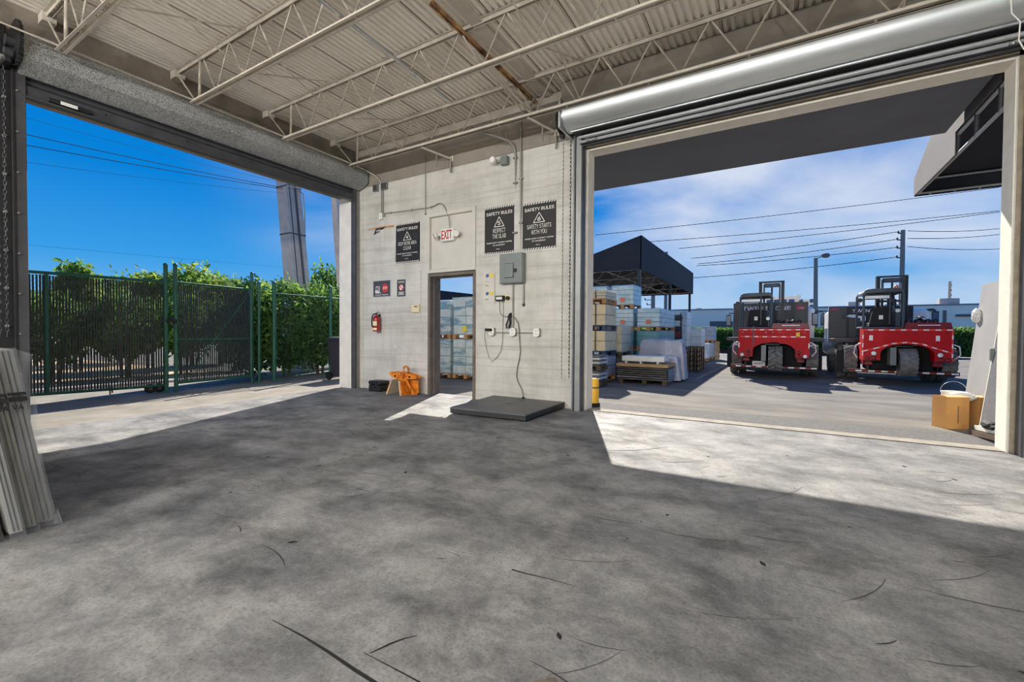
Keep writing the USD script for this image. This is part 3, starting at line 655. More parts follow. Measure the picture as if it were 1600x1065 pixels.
d.part('bracket', MB().cbox(4.73, 4.77, -0.52, -0.02, 4.02, 4.44, 0.008), 'galvanised')
g = T('chain_hoist', 'black chain hoist wheel at the left end of the silver roller barrel', 'chain hoist', (4.7, -0.3, 4.2), world=True)
gp = [((0.12 + (0.01 if i % 4 < 2 else -0.004)) * math.cos(a) - 0.34, (0.12 + (0.01 if i % 4 < 2 else -0.004)) * math.sin(a) + 4.17) for i, a in enumerate(ga[::2])]
g.part('wheel', MB().prism(Polygon(gp), 'x', 4.67, 4.7), 'black_metal')
g.part('wheel_guard', MB().tube(arc((4.685, -0.34, 4.17), 0.145, 0.2, 5.2, 16, 'yz'), 0.014, 6), 'black_metal', smooth=60)
g.part('hub', MB().cyl((4.64, -0.34, 4.17), (4.74, -0.34, 4.17), 0.035, 12), 'dark_steel', smooth=50)
g.part('drop_box', MB().cbox(4.655, 4.715, -0.3, -0.22, 3.98, 4.1, 0.01), 'black_metal')
c = T('hoist_chain', 'thin hoist chain loop hanging against the wall left of the large right opening', 'chain', (4.7, -0.2, 0.6), world=True)
c.part('chain_run', chain(MB(), 4.685, -0.22, 0.5, 4.0, 0.06, 0.0035, 0.009), 'conduit_grey')
c.part('chain_run', chain(MB(), 4.76, -0.12, 0.5, 4.0, 0.06, 0.0035, 0.009), 'black_metal')
c = T('pull_cord', 'pale cord looping down from the roller barrel at the right edge', 'cord', (9.2, -0.5, 3.7), world=True)
c.part('cord', MB().tube([(9.1, -0.62, 4.6), (9.12, -0.6, 4.2), (9.15, -0.55, 4.0), (9.22, -0.5, 3.93), (9.22, -0.48, 3.78), (9.26, -0.46, 3.7), (9.32, -0.45, 3.67), (9.42, -0.44, 3.68), (9.46, -0.42, 3.8)], 0.006, 6), 'white_plastic', smooth=60)

# ------------------------------------------------------------------ personnel door and the panel above it
f1 = single('door_1', MB().cbox(1.90, 1.955, -0.02, 0.28, 0, 2.21, 0.006).cbox(2.915, 2.97, -0.02, 0.28, 0, 2.21, 0.006).cbox(1.955, 2.915, -0.02, 0.28, 2.155, 2.21, 0.006), 'door_frame_paint', kind='structure')
sub(f1, 'door_stop', MB().cbox(1.955, 1.975, 0.07, 0.14, 0, 2.155, 0.003).cbox(2.895, 2.915, 0.07, 0.14, 0, 2.155, 0.003).cbox(1.975, 2.895, 0.07, 0.14, 2.135, 2.155, 0.003), 'door_frame_paint')
sub(f1, 'strike', MB().box(2.908, 2.916, 0.0, 0.05, 1.0, 1.12), 'guide_grey')
for z in (0.25, 1.1, 1.95):
    sub(f1, 'hinge', MB().cyl((1.962, 0.15, z), (1.962, 0.15, z + 0.11), 0.008, 8), 'guide_grey')
sub(f1, 'transom_panel', MB().box(1.93, 2.94, 0.035, 0.06, 2.25, 3.28), 'white_frame_paint')
tf = MB().cbox(1.87, 1.945, -0.03, 0.06, 2.22, 3.31, 0.006).cbox(2.90, 2.97, -0.03, 0.06, 2.22, 3.31, 0.006).cbox(1.945, 2.90, -0.03, 0.06, 3.235, 3.31, 0.006).cbox(1.945, 2.90, -0.03, 0.06, 2.22, 2.29, 0.006)
sub(f1, 'transom_frame', tf, 'white_frame_paint')

# ------------------------------------------------------------------ high-bay lamps over the rear of the hall, behind the camera
def make_lamp(x, y, lab):
    h = T('high_bay_lamp', lab, 'lamp', (x, y, 3.95), group='high-bay lamps over the rear of the hall')
    h.part('housing', MB().lathe([(0.0, 0.34), (0.07, 0.34), (0.09, 0.3), (0.09, 0.14), (0.12, 0.1), (0.12, 0.07), (0.0, 0.07)], (0, 0, 0), n=20), 'panel_grey', smooth=40)
    h.part('hook', MB().cyl((0, 0, 0.34), (0, 0, 0.6), 0.008, 8), 'bright_steel')
    h.part('cage', MB().tube(arc((0, 0, -0.16), 0.17, 0, 2 * PI, 25, 'xy'), 0.006, 6), 'bright_steel')
    for k in range(6):
        a = k * PI / 3
        h.part('cage_wire', MB().tube([(0.11 * math.cos(a), 0.11 * math.sin(a), 0.08), (0.165 * math.cos(a), 0.165 * math.sin(a), -0.02), (0.17 * math.cos(a), 0.17 * math.sin(a), -0.16)], 0.005, 5), 'bright_steel')
    s = UsdLux.SphereLight.Define(stage, h.path + '/bulb')
    s.CreateRadiusAttr(0.11); s.CreateIntensityAttr(LAMP_STRENGTH * LAMP_K); s.CreateColorAttr(Gf.Vec3f(1.0, 0.99, 0.97))
    s.AddTranslateOp().Set(Gf.Vec3d(0, 0, -0.06))


LAMP_K = 60.0
for x in (1.5, 5.0, 9.0):
    for y in (-10.2, -13.6):
        make_lamp(x, y, 'caged high-bay lamp over the rear of the hall, %s row, %s' % ('front' if y > -11 else 'back', 'nearest the left wall' if x < 2 else 'middle one' if x < 6 else 'furthest from the left wall'))

# ------------------------------------------------------------------ signs and fittings on the wall with the EXIT door
def poster(label, x0, x1, z0, z1, num, line1, line2, wrinkle=0.0, w1=0.68, w2=0.5):
    W, H, cx = x1 - x0, z1 - z0, (x0 + x1) / 2
    t = T('safety_poster', label, 'poster', (cx, 0.0, z0), group='SAFETY RULES posters', world=True)
    nx, nz = (30, 40) if wrinkle else (2, 2)
    g = np.array([(x, z) for z in np.linspace(z0, z1, nz) for x in np.linspace(x0, x1, nx)])
    dy = wrinkle * meshkit.fbm(np.c_[g[:, 0] * 9 + g[:, 1] * 4, g[:, 1] * 3.5, np.zeros(len(g))], 3, 4) if wrinkle else np.zeros(len(g))
    f = [(j * nx + i, j * nx + i + 1, (j + 1) * nx + i + 1, (j + 1) * nx + i) for j in range(nz - 1) for i in range(nx - 1)]
    front = np.c_[g[:, 0], -0.003 - dy, g[:, 1]]; back = front.copy(); back[:, 1] = -0.0005
    t.part('sheet', MB().add(front, f).add(back, [q[::-1] for q in f]), 'poster_black', smooth=bool(wrinkle))
    y = -0.0035 - wrinkle * 0.72
    n = 13; s = W / n
    for zz, d in ((z1 - 0.026, 0.026), (z0, 0.026)):
        for i in range(n):
            a = x0 + i * s
            t.part('stripe', MB().prism([(a, zz), (a + s * 0.5, zz), (a + s * 0.95, zz + d), (a + s * 0.45, zz + d)], 'y', y - 0.0012, y), 'print_white')
    t.part('lettering', MB().text('SAFETY RULES', cx, y, z0 + H * 0.825, H * 0.066, W * 0.88, bold=True), 'print_white')
    tri = Polygon([(cx - W * 0.16, z0 + H * 0.575), (cx + W * 0.16, z0 + H * 0.575), (cx, z0 + H * 0.775)]).buffer(0.008)
    t.part('warning_triangle', MB().prism(tri.difference(tri.buffer(-0.012)), 'y', y - 0.0012, y), 'print_white')
    t.part('numeral', MB().text(num, cx, y, z0 + H * 0.605, H * 0.085, W * 0.1), 'print_white')
    t.part('lettering', MB().text(line1, cx, y, z0 + H * 0.445, H * 0.09, W * w1, bold=False), 'print_white')
    t.part('lettering', MB().text(line2, cx, y, z0 + H * 0.325, H * 0.09, W * w2, bold=False), 'print_white')
    t.part('lettering', MB().text("WHERE SAFETY DOESN'T HAPPEN", cx, y, z0 + H * 0.22, H * 0.026, W * 0.86), 'print_white')
    t.part('lettering', MB().text('BY ACCIDENT', cx, y, z0 + H * 0.165, H * 0.026, W * 0.4), 'print_white')
    t.part('lettering', MB().text('SAFETY', cx - W * 0.03, y, z0 + H * 0.085, H * 0.018, W * 0.13), 'print_white')


poster('wrinkled black SAFETY RULES 4 poster reading KEEP WORK AREA CLEAR', 1.09, 1.69, 2.465, 3.205, '4', 'KEEP WORK AREA', 'CLEAR', wrinkle=0.022, w1=0.78, w2=0.32)
poster('black SAFETY RULES 5 poster reading RESPECT THE SLAB', 3.15, 3.725, 2.462, 3.235, '5', 'RESPECT', 'THE SLAB', w1=0.42, w2=0.46)
poster('black SAFETY RULES 6 poster reading SAFETY STARTS WITH YOU', 3.885, 4.475, 2.467, 3.20, '6', 'SAFETY STARTS', 'WITH YOU', w1=0.72, w2=0.46)

t = T('torn_poster', 'torn black poster scrap under tan tape, left of the wrinkled poster', 'poster', (0.6, 0, 3.1), world=True)
t.part('scrap', MB().prism([(0.46, 3.075), (0.53, 3.2), (0.81, 3.205), (0.72, 3.165), (0.66, 3.16), (0.62, 3.12), (0.54, 3.105)], 'y', -0.004, -0.0005), 'poster_black')
t.part('tape', MB().prism([(0.3, 3.215), (0.3, 3.19), (0.65, 3.19), (1.03, 3.17), (1.03, 3.215), (0.7, 3.228)], 'y', -0.0015, -0.0003), 'paper_tape')
t.part('lettering', MB().text('SAF', 0.6, -0.004, 3.135, 0.035, 0.12, tilt=0.1), 'print_white')

t = T('exit_sign', 'white EXIT sign with red letters on the panel above the door', 'exit sign', (2.37, 0.035, 2.77), world=True)
t.part('housing', MB().cbox(2.222, 2.515, -0.05, 0.035, 2.768, 2.985, 0.01), 'white_plastic')
t.part('lettering', MB().text('EXIT', 2.366, -0.0505, 2.805, 0.145, 0.235, depth=0.003), 'exit_red')
for s, x in ((-1, 2.17), (1, 2.565)):
    t.part('lamp_arm', MB().cyl((x - s * 0.05, -0.02, 2.885), (x, -0.05, 2.89), 0.016, 8), 'white_plastic')
    A_, B_ = np.array([x, -0.06, 2.885]), np.array([x + s * 0.05, -0.10, 2.865])
    h = t.part('lamp_head', MB().tube([A_, A_ + (B_ - A_) * 0.35, B_], np.array([0.02, 0.05, 0.058]), 18), 'white_plastic', smooth=40)
    hb = MB().tube([B_, B_ + (B_ - A_) * 0.12], np.array([0.056, 0.052]), 18).out(); hb.vertices = hb.vertices - t.loc
    sub(h, 'lens', hb, 'black_metal' if s < 0 else 'lens_white')
    t.part('bracket', MB().cbox(x - 0.02, x + 0.02, -0.01, 0.035, 2.83, 2.87, 0.004), 'conduit_grey')
t = T('exit_conduit', 'thin flexible conduit arching from the left along the wall down to the EXIT sign', 'conduit', (2.0, 0, 3.4), world=True)
t.part('tube', MB().tube([(0.74, -0.012, 3.465), (1.2, -0.012, 3.445), (1.93, -0.012, 3.42), (2.05, -0.02, 3.43), (2.16, -0.03, 3.462), (2.25, -0.035, 3.44), (2.33, -0.03, 3.33), (2.39, -0.02, 3.17), (2.405, -0.01, 2.98)], 0.009, 8), 'conduit_grey', smooth=60)
for x, z in ((0.95, 3.455), (1.5, 3.435), (1.98, 3.422)):
    t.part('clip', MB().cbox(x - 0.015, x + 0.015, -0.025, -0.0005, z - 0.02, z + 0.02, 0.004), 'conduit_grey')
t = T('door_drop_rod', 'thin vertical rod running down the wall to the top left corner of the door panel', 'rod', (1.84, 0, 3.3), world=True)
t.part('rod', MB().cyl((1.842, -0.022, 3.30), (1.842, -0.022, 4.06), 0.007, 8).cyl((1.842, -0.03, 4.055), (1.842, -0.03, 4.42), 0.007, 8), 'conduit_grey')
t.part('clip', MB().cbox(1.825, 1.86, -0.03, -0.0005, 3.3, 3.33, 0.003), 'conduit_grey')

t = T('electrical_panel', 'grey steel electrical panel under the two flat SAFETY RULES posters', 'electrical panel', (3.73, 0, 1.945), world=True)
t.part('cabinet', MB().cbox(3.512, 3.948, -0.105, -0.0005, 1.945, 2.42, 0.006), 'panel_grey')
t.part('cover', MB().cbox(3.522, 3.938, -0.117, -0.105, 1.955, 2.41, 0.004), 'panel_grey')
t.part('door_gap', MB().box(3.622, 3.793, -0.1185, -0.117, 2.027, 2.263), 'scale_side')
dd = t.part('door', MB().cbox(3.63, 3.785, -0.135, -0.118, 2.035, 2.255, 0.006), 'panel_grey')
t.part('latch', MB().cbox(3.80, 3.845, -0.13, -0.117, 2.11, 2.17, 0.005), 'black_metal')
for x, z in ((3.54, 1.97), (3.92, 1.97), (3.54, 2.395), (3.92, 2.395)):
    t.part('screw', MB().cyl((x, -0.121, z), (x, -0.117, z), 0.006, 8), 'conduit_grey')


def pipe(name, lab, pts, r, cat='conduit', clips=(), m='conduit_grey'):
    q = np.array(pts, float); t = T(name, lab, cat, q[-1], world=True)
    t.part('tube', MB().tube(q, r, 10), m, smooth=60)
    for x, z in clips:
        t.part('strap', MB().cbox(x - r - 0.018, x + r + 0.018, -2 * r - 0.008, -0.0005, z, z + 0.025, 0.003), m)
    return t


pipe('wall_conduit', 'left of two conduits rising from the electrical panel, bending towards the joist', [(3.755, -0.024, 2.42), (3.755, -0.024, 3.4), (3.755, -0.024, 4.0), (3.75, -0.05, 4.12), (3.7, -0.14, 4.2), (3.55, -0.35, 4.24), (3.42, -0.52, 4.27), (3.3, -0.62, 4.32)], 0.02, clips=((3.755, 2.75), (3.755, 3.55), (3.755, 3.95)))
pipe('wall_conduit', 'right of two conduits rising straight from the electrical panel to the beam', [(3.865, -0.036, 2.42), (3.865, -0.036, 3.4), (3.86, -0.04, 4.4), (3.86, -0.042, 4.52), (3.9, -0.05, 4.6), (4.05, -0.1, 4.63), (4.25, -0.3, 4.7)], 0.018, clips=((3.865, 2.9), (3.865, 3.6)))
pipe('wall_conduit', 'conduit dropping from the electrical panel to the middle outlet', [(3.722, -0.02, 1.945), (3.722, -0.02, 1.6), (3.728, -0.02, 1.21)], 0.015)
pipe('wall_conduit', 'short capped conduit stub under the right side of the electrical panel', [(3.918, -0.02, 1.945), (3.918, -0.02, 1.75), (3.92, -0.02, 1.6)], 0.015).part('cap', MB().cyl((3.92, -0.02, 1.575), (3.92, -0.02, 1.615), 0.019, 10), 'black_metal')
pipe('outlet_conduit', 'thin horizontal conduit joining the three wall outlets', [(3.36, -0.016, 1.15), (3.75, -0.016, 1.148), (4.17, -0.016, 1.145)], 0.009)


def outlet(lab, x, z, plug=False):
    t = T('wall_outlet', lab, 'outlet', (x, 0, z - 0.06), group='wall outlets on the thin conduit', world=True)
    t.part('box', MB().cbox(x - 0.05, x + 0.05, -0.055, -0.0005, z - 0.06, z + 0.06, 0.008), 'conduit_grey')
    c = Polygon([(x + 0.056 * math.copysign(abs(math.cos(a)) ** 0.7, math.cos(a)), z + 0.066 * math.copysign(abs(math.sin(a)) ** 0.7, math.sin(a))) for a in np.linspace(0, 2 * PI, 28)[:-1]])
    t.part('plate', MB().prism(c, 'y', -0.063, -0.055), 'white_plastic')
    for s in (-1, 1):
        for k in (-1, 1):
            t.part('slot', MB().box(x + k * 0.014 - 0.003, x + k * 0.014 + 0.003, -0.0636, -0.063, z + s * 0.028 - 0.009, z + s * 0.028 + 0.009), 'black_metal')
    if plug:
        t.part('plug', MB().cbox(x - 0.10, x + 0.02, -0.115, -0.064, z + 0.01, z + 0.05, 0.01), 'black_rubber')


outlet('white wall outlet with a black plug in it, leftmost of the three', 3.33, 1.165, True)
outlet('white wall outlet below the conduit, middle of the three', 3.74, 1.16)
outlet('white wall outlet furthest from the door, nothing plugged in', 4.175, 1.155)

t = T('scale_indicator', 'small black digital scale indicator with knob mounted below the electrical panel', 'indicator', (3.5, 0, 1.67), world=True)
t.part('case', MB().cbox(3.41, 3.57, -0.075, -0.012, 1.668, 1.755, 0.008), 'black_metal')
t.part('display', MB().cbox(3.432, 3.548, -0.079, -0.075, 1.69, 1.735, 0.002), 'lamp_face')
t.part('bracket', MB().cbox(3.39, 3.66, -0.012, -0.0005, 1.66, 1.765, 0.003), 'cream_plastic')
t.part('knob', MB().cyl((3.628, -0.05, 1.712), (3.628, -0.012, 1.712), 0.032, 16), 'black_rubber', smooth=40)
t = T('indicator_cable', 'thin cable hanging in a long loop from the indicator to the leftmost outlet', 'cable', (3.3, 0, 0.7), world=True)
t.part('cable', MB().tube([(3.535, -0.02, 1.66), (3.535, -0.02, 1.35), (3.53, -0.02, 1.12), (3.525, -0.02, 1.0), (3.50, -0.02, 0.85), (3.42, -0.02, 0.74), (3.33, -0.022, 0.665), (3.26, -0.022, 0.73), (3.21, -0.024, 0.88), (3.185, -0.03, 1.02), (3.19, -0.05, 1.13), (3.235, -0.09, 1.19)], 0.004, 6), 'grey_cord', smooth=60)
t = T('power_cord', 'black cord bundled in a tied loop hanging beside the conduit', 'cord', (3.66, 0, 1.2), world=True)
t.part('lead', MB().tube([(3.47, -0.03, 1.66), (3.47, -0.025, 1.52), (3.50, -0.025, 1.44), (3.58, -0.03, 1.41), (3.66, -0.045, 1.42)], 0.005, 6), 'grey_cord', smooth=60)
for k in range(4):
    o = 0.008 * k
    t.part('coil', MB().tube([(3.665 + o, -0.045 - o / 2, 1.46), (3.65 + o, -0.05 - o / 2, 1.38), (3.61 + o, -0.05 - o / 2, 1.28), (3.615 + o, -0.05 - o / 2, 1.22), (3.66 + o, -0.05, 1.225), (3.685 + o, -0.05, 1.3), (3.675 + o, -0.05, 1.38), (3.69 + o, -0.045, 1.47)], 0.005, 6), 'black_rubber', smooth=60)
t.part('tie', MB().cbox(3.645, 3.7, -0.065, -0.03, 1.395, 1.415, 0.004), 'black_rubber')
t = T('scale_cable', 'grey cable wandering down the wall from the outlets to the platform scale', 'cable', (3.9, 0, 0.1), world=True)
t.part('cable', MB().tube([(3.69, -0.04, 1.42), (3.77, -0.035, 1.39), (3.83, -0.03, 1.3), (3.845, -0.025, 1.19), (3.85, -0.022, 1.04), (3.87, -0.022, 0.86), (3.85, -0.022, 0.72), (3.815, -0.022, 0.6), (3.80, -0.022, 0.44), (3.83, -0.022, 0.35), (3.90, -0.03, 0.25), (3.935, -0.05, 0.16), (3.96, -0.07, 0.11)], 0.0075, 8), 'grey_cord', smooth=60)

t = T('sticker_sheet', 'pale instruction sheet with small blue and yellow stickers right of the door', 'notice', (3.24, 0, 1.7), world=True)
t.part('sheet', MB().box(3.125, 3.365, -0.003, -0.0005, 1.63, 2.17), 'white_frame_paint')
for z in (2.1, 1.8):
    t.part('blue_print', MB().prism(Polygon([(3.17, z), (3.20, z + 0.035), (3.235, z + 0.03), (3.24, z - 0.01), (3.2, z - 0.03)]), 'y', -0.004, -0.003), 'label_blue')
    t.part('yellow_print', MB().box(3.255, 3.33, -0.004, -0.003, z - 0.025, z + 0.035), 'label_yellow')
    t.part('grey_print', MB().box(3.16, 3.24, -0.004, -0.003, z - 0.1, z - 0.092), 'sign_border')
t.part('tan_print', MB().box(3.17, 3.23, -0.004, -0.003, 1.93, 1.95), 'paper_tape')
t.part('tan_print', MB().box(3.16, 3.235, -0.004, -0.003, 1.7, 1.71), 'paper_tape')
t.part('edge_strip', MB().box(3.352, 3.362, -0.005, -0.003, 1.63, 2.14), 'edge_paint')

t = T('forklift_sign', 'wide dark sign with white forklift symbol and red stop symbol', 'sign', (0.7, 0, 1.84), world=True)
t.part('plate', MB().cbox(0.455, 0.935, -0.005, -0.0005, 1.84, 2.163, 0.002), 'sign_grey')
t.part('border', MB().prism(sbox(0.455, 1.84, 0.935, 2.163).difference(sbox(0.467, 1.852, 0.923, 2.151)), 'y', -0.0058, -0.005), 'sign_border')
fk = unary_union([sbox(0.51, 1.93, 0.60, 1.97), sbox(0.53, 1.97, 0.545, 2.05), sbox(0.53, 2.035, 0.60, 2.05), sbox(0.585, 1.96, 0.60, 2.05), sbox(0.625, 1.915, 0.64, 2.06), sbox(0.64, 1.915, 0.68, 1.925), Polygon([(0.545 + 0.024 * math.cos(a), 1.93 + 0.024 * math.sin(a)) for a in np.linspace(0, 6.1, 14)]), Polygon([(0.60 + 0.024 * math.cos(a), 1.93 + 0.024 * math.sin(a)) for a in np.linspace(0, 6.1, 14)])])
t.part('forklift_symbol', MB().prism(fk, 'y', -0.0065, -0.005), 'print_white')
oc = Polygon([(0.79 + 0.088 * math.cos(a), 2.01 + 0.088 * math.sin(a)) for a in np.linspace(0, 2 * PI, 33)[:-1]])
t.part('stop_symbol', MB().prism(oc, 'y', -0.006, -0.005), 'print_red')
t.part('lettering', MB().text('STOP', 0.79, -0.006, 1.985, 0.05, 0.12), 'print_white')
t.part('lettering', MB().text('FORKLIFT TRAFFIC', 0.695, -0.005, 1.868, 0.022, 0.36), 'print_white')
t = T('notice_sign', 'narrow dark NOTICE sign with red prohibition symbol', 'sign', (1.22, 0, 1.83), world=True)
t.part('plate', MB().cbox(1.112, 1.332, -0.005, -0.0005, 1.83, 2.15, 0.002), 'sign_grey')
t.part('lettering', MB().text('NOTICE', 1.222, -0.005, 2.09, 0.03, 0.15), 'print_white')
t.part('disc', MB().prism(Polygon([(1.222 + 0.062 * math.cos(a), 2.0 + 0.062 * math.sin(a)) for a in np.linspace(0, 2 * PI, 25)[:-1]]), 'y', -0.006, -0.005), 'print_white')
ring = Polygon([(1.222 + 0.062 * math.cos(a), 2.0 + 0.062 * math.sin(a)) for a in np.linspace(0, 2 * PI, 25)[:-1]])
rg = unary_union([ring.difference(ring.buffer(-0.013)), Polygon([(1.175, 2.035), (1.187, 2.047), (1.269, 1.965), (1.257, 1.953)])])
t.part('prohibition_ring', MB().prism(rg, 'y', -0.0075, -0.006), 'print_red')
for z, w in ((1.905, 0.15), (1.882, 0.12), (1.86, 0.15)):
    t.part('print_line', MB().box(1.222 - w / 2, 1.222 + w / 2, -0.006, -0.005, z, z + 0.012), 'print_white')
t = T('keypad', 'cream keypad box on the wall left of the door frame', 'keypad', (1.61, 0, 1.51), world=True)
t.part('case', MB().cbox(1.515, 1.70, -0.035, -0.0005, 1.512, 1.662, 0.006), 'cream_plastic')
t.part('display', MB().box(1.58, 1.66, -0.0362, -0.035, 1.615, 1.632), 'black_metal')
t.part('cover', MB().cbox(1.525, 1.69, -0.04, -0.035, 1.52, 1.6, 0.003), 'cream_plastic')
t.part('cable', MB().cyl((1.72, -0.008, 1.3), (1.72, -0.008, 2.3), 0.006, 6), 'white_frame_paint')

t = T('fire_extinguisher', 'red fire extinguisher with cream label hung on the wall', 'fire extinguisher', (0.64, -0.09, 1.15), world=True)
t.part('cylinder', MB().lathe([(0.0, 1.155), (0.06, 1.155), (0.072, 1.17), (0.072, 1.40), (0.066, 1.43), (0.045, 1.455), (0.022, 1.468), (0.022, 1.49), (0, 1.49)], (0.64, -0.09, 0), n=24), 'extinguisher_red', smooth=40)
la = np.linspace(-PI * 0.8, -PI * 0.2, 12)
for z0, z1, m_ in ((1.18, 1.225, 'cream_plastic'), (1.27, 1.355, 'cream_plastic')):
    v = [(0.64 + 0.0728 * math.cos(a), -0.09 + 0.0728 * math.sin(a), z) for z in (z0, z1) for a in la]
    t.part('label', MB().add(v, [(i, i + 1, i + 13, i + 12) for i in range(11)]), m_)
t.part('valve', MB().cbox(0.622, 0.658, -0.11, -0.07, 1.485, 1.515, 0.005), 'black_metal')
t.part('lever', MB().bar((0.63, -0.09, 1.515), (0.73, -0.1, 1.535), 0.016, 0.008), 'black_metal')
t.part('lever', MB().bar((0.64, -0.09, 1.495), (0.72, -0.1, 1.485), 0.016, 0.008), 'conduit_grey')
t.part('hose', MB().tube([(0.62, -0.1, 1.5), (0.57, -0.11, 1.49), (0.55, -0.12, 1.43), (0.555, -0.13, 1.33), (0.57, -0.135, 1.24)], 0.012, 8), 'black_rubber', smooth=60)
t.part('hanger', MB().cbox(0.62, 0.66, -0.03, -0.0005, 1.3, 1.5, 0.003), 'black_metal')

t = T('junction_box', 'small grey junction box, left of the pair near the corner', 'junction box', (0.55, 0, 3.93), world=True)
t.part('box', MB().cbox(0.485, 0.615, -0.05, -0.0005, 3.925, 4.055, 0.006), 'panel_grey')
t.part('cover', MB().cbox(0.495, 0.605, -0.055, -0.05, 3.935, 4.045, 0.002), 'guide_steel')
t = T('junction_box', 'small grey junction box, right of the pair near the corner, fed by bent pipe', 'junction box', (0.79, 0, 3.93), world=True)
t.part('box', MB().cbox(0.71, 0.87, -0.05, -0.0005, 3.925, 4.055, 0.006), 'panel_grey')
t.part('cover', MB().cbox(0.72, 0.86, -0.055, -0.05, 3.935, 4.045, 0.002), 'guide_steel')
for x in (0.70, 0.745):
    pipe('switch_conduit', 'thin conduit between the junction boxes and the white switch, %s one' % ('left' if x < 0.72 else 'right'), [(x, -0.015, 3.925 if x > .71 else 4.2), (x, -0.015, 3.7), (x, -0.015, 3.46)], 0.011)
t = T('wall_switch', 'white switch box at the foot of the conduits near the corner', 'switch', (0.70, 0, 3.36), world=True)
t.part('box', MB().cbox(0.655, 0.745, -0.05, -0.0005, 3.35, 3.475, 0.006), 'white_plastic')
t.part('toggle', MB().cbox(0.69, 0.71, -0.062, -0.05, 3.4, 3.43, 0.003), 'cream_plastic')
t.part('fitting', MB().cbox(0.75, 0.79, -0.03, -0.0005, 3.40, 3.46, 0.005), 'conduit_grey')
t = T('flood_lamp', 'grey box with a round white flood lamp high on the wall', 'lamp', (3.5, 0, 3.87), world=True)
t.part('box', MB().cbox(3.50, 3.63, -0.09, -0.0005, 3.875, 4.015, 0.008), 'panel_grey')
t.part('arm', MB().cyl((3.5, -0.06, 3.95), (3.43, -0.1, 3.955), 0.014, 8), 'conduit_grey')
t.part('lamp_head', MB().lathe([(0, -0.05), (0.05, -0.05), (0.058, -0.03), (0.05, 0.02), (0.025, 0.06), (0, 0.06)], (3.40, -0.12, 3.955), 'y', 18), 'white_plastic', smooth=40)
t.part('lens', MB().lathe([(0, -0.056), (0.046, -0.056), (0.046, -0.05), (0, -0.05)], (3.40, -0.12, 3.955), 'y', 18), 'lens_white')
for i, x in enumerate((0.60, 0.82, 1.06, 1.24)):
    single('tape_mark', MB().prism([(x - 0.06, 0.835), (x - 0.01, 0.85), (x + 0.05, 0.83), (x + 0.055, 0.88), (x + 0.01, 0.905), (x - 0.055, 0.9), (x - 0.03, 0.87)][:7 if i < 3 else 4], 'y', -0.002, -0.0003), 'white_frame_paint', 'peeled white tape mark low on the wall, %s from the corner' % ('first', 'second', 'third', 'fourth')[i], 'tape mark', 'peeled tape marks')

# ------------------------------------------------------------------ things on the floor
t = T('tool_case', 'black hard tool case on the floor beside the orange lifting clamp', 'tool case', (0.78, -0.155, 0), world=True)
t.part('body', MB().cbox(0.63, 0.93, -0.28, -0.03, 0.0, 0.125, 0.012), 'black_rubber')
t.part('lid', MB().cbox(0.625, 0.935, -0.285, -0.025, 0.13, 0.205, 0.02), 'black_metal')
for x in (0.7, 0.86):
    t.part('clasp', MB().cbox(x - 0.015, x + 0.015, -0.295, -0.283, 0.1, 0.16, 0.003), 'dark_steel')
t.part('handle', MB().tube([(0.73, -0.285, 0.09), (0.73, -0.305, 0.085), (0.83, -0.305, 0.085), (0.83, -0.285, 0.09)], 0.008, 6), 'black_rubber', smooth=60)

t = T('slab_clamp', 'orange slab lifting clamp with ring and pale rubber jaws on the floor', 'lifting clamp', (1.53, -0.2, 0), world=True)
bm = [(1.19, 0.375), (1.25, 0.41), (1.47, 0.405), (1.62, 0.40), (1.80, 0.375), (1.88, 0.34), (1.87, 0.305), (1.60, 0.29), (1.38, 0.285), (1.27, 0.31)]
t.part('beam', MB().prism(bm, 'y', -0.29, -0.26), 'orange_paint')
t.part('beam', MB().prism([(x * 0.96 + 0.06, z) for x, z in bm], 'y', -0.17, -0.14), 'orange_paint')
t.part('hub', MB().cyl((1.55, -0.33, 0.35), (1.55, -0.1, 0.35), 0.045, 16), 'orange_paint', smooth=40)
t.part('pin', MB().cyl((1.36, -0.31, 0.335), (1.36, -0.12, 0.335), 0.018, 10).cyl((1.72, -0.31, 0.335), (1.72, -0.12, 0.335), 0.018, 10), 'black_metal')
t.part('lifting_ring', MB().tube(arc((1.555, -0.215, 0.455), 0.062, 0, 2 * PI, 25), 0.017, 8, cap=False), 'orange_paint', smooth=60)
t.part('ring_shank', MB().cbox(1.53, 1.58, -0.235, -0.195, 0.34, 0.41, 0.006), 'orange_paint')
for s, x0, x1 in ((-1, 1.37, 1.25), (1, 1.58, 1.62)):
    t.part('jaw_arm', MB().bar((x0, -0.215, 0.31), (x1 + s * 0.02, -0.215, 0.05), 0.10, 0.03), 'orange_paint')
    t.part('jaw_plate', MB().hull([(x0 + s * 0.0, y, z) for y in (-0.40, -0.05) for z in (0.27,)] + [(x0 + s * 0.025, y, 0.27) for y in (-0.40, -0.05)] + [(x1, y, 0.0) for y in (-0.40, -0.05)] + [(x1 + s * 0.025, y, 0.0) for y in (-0.40, -0.05)]), 'orange_paint')
    t.part('rubber_jaw', MB().hull([(x0 - s * 0.002, y, 0.27) for y in (-0.41, -0.04)] + [(x0 - s * 0.025, y, 0.27) for y in (-0.41, -0.04)] + [(x1 - s * 0.002, y, 0.0) for y in (-0.41, -0.04)] + [(x1 - s * 0.025, y, 0.0) for y in (-0.41, -0.04)]), 'rubber_pad')
t.part('cross_link', MB().bar((1.4, -0.30, 0.3), (1.66, -0.30, 0.27), 0.02, 0.035).bar((1.66, -0.30, 0.27), (1.76, -0.30, 0.12), 0.02, 0.035), 'orange_paint')
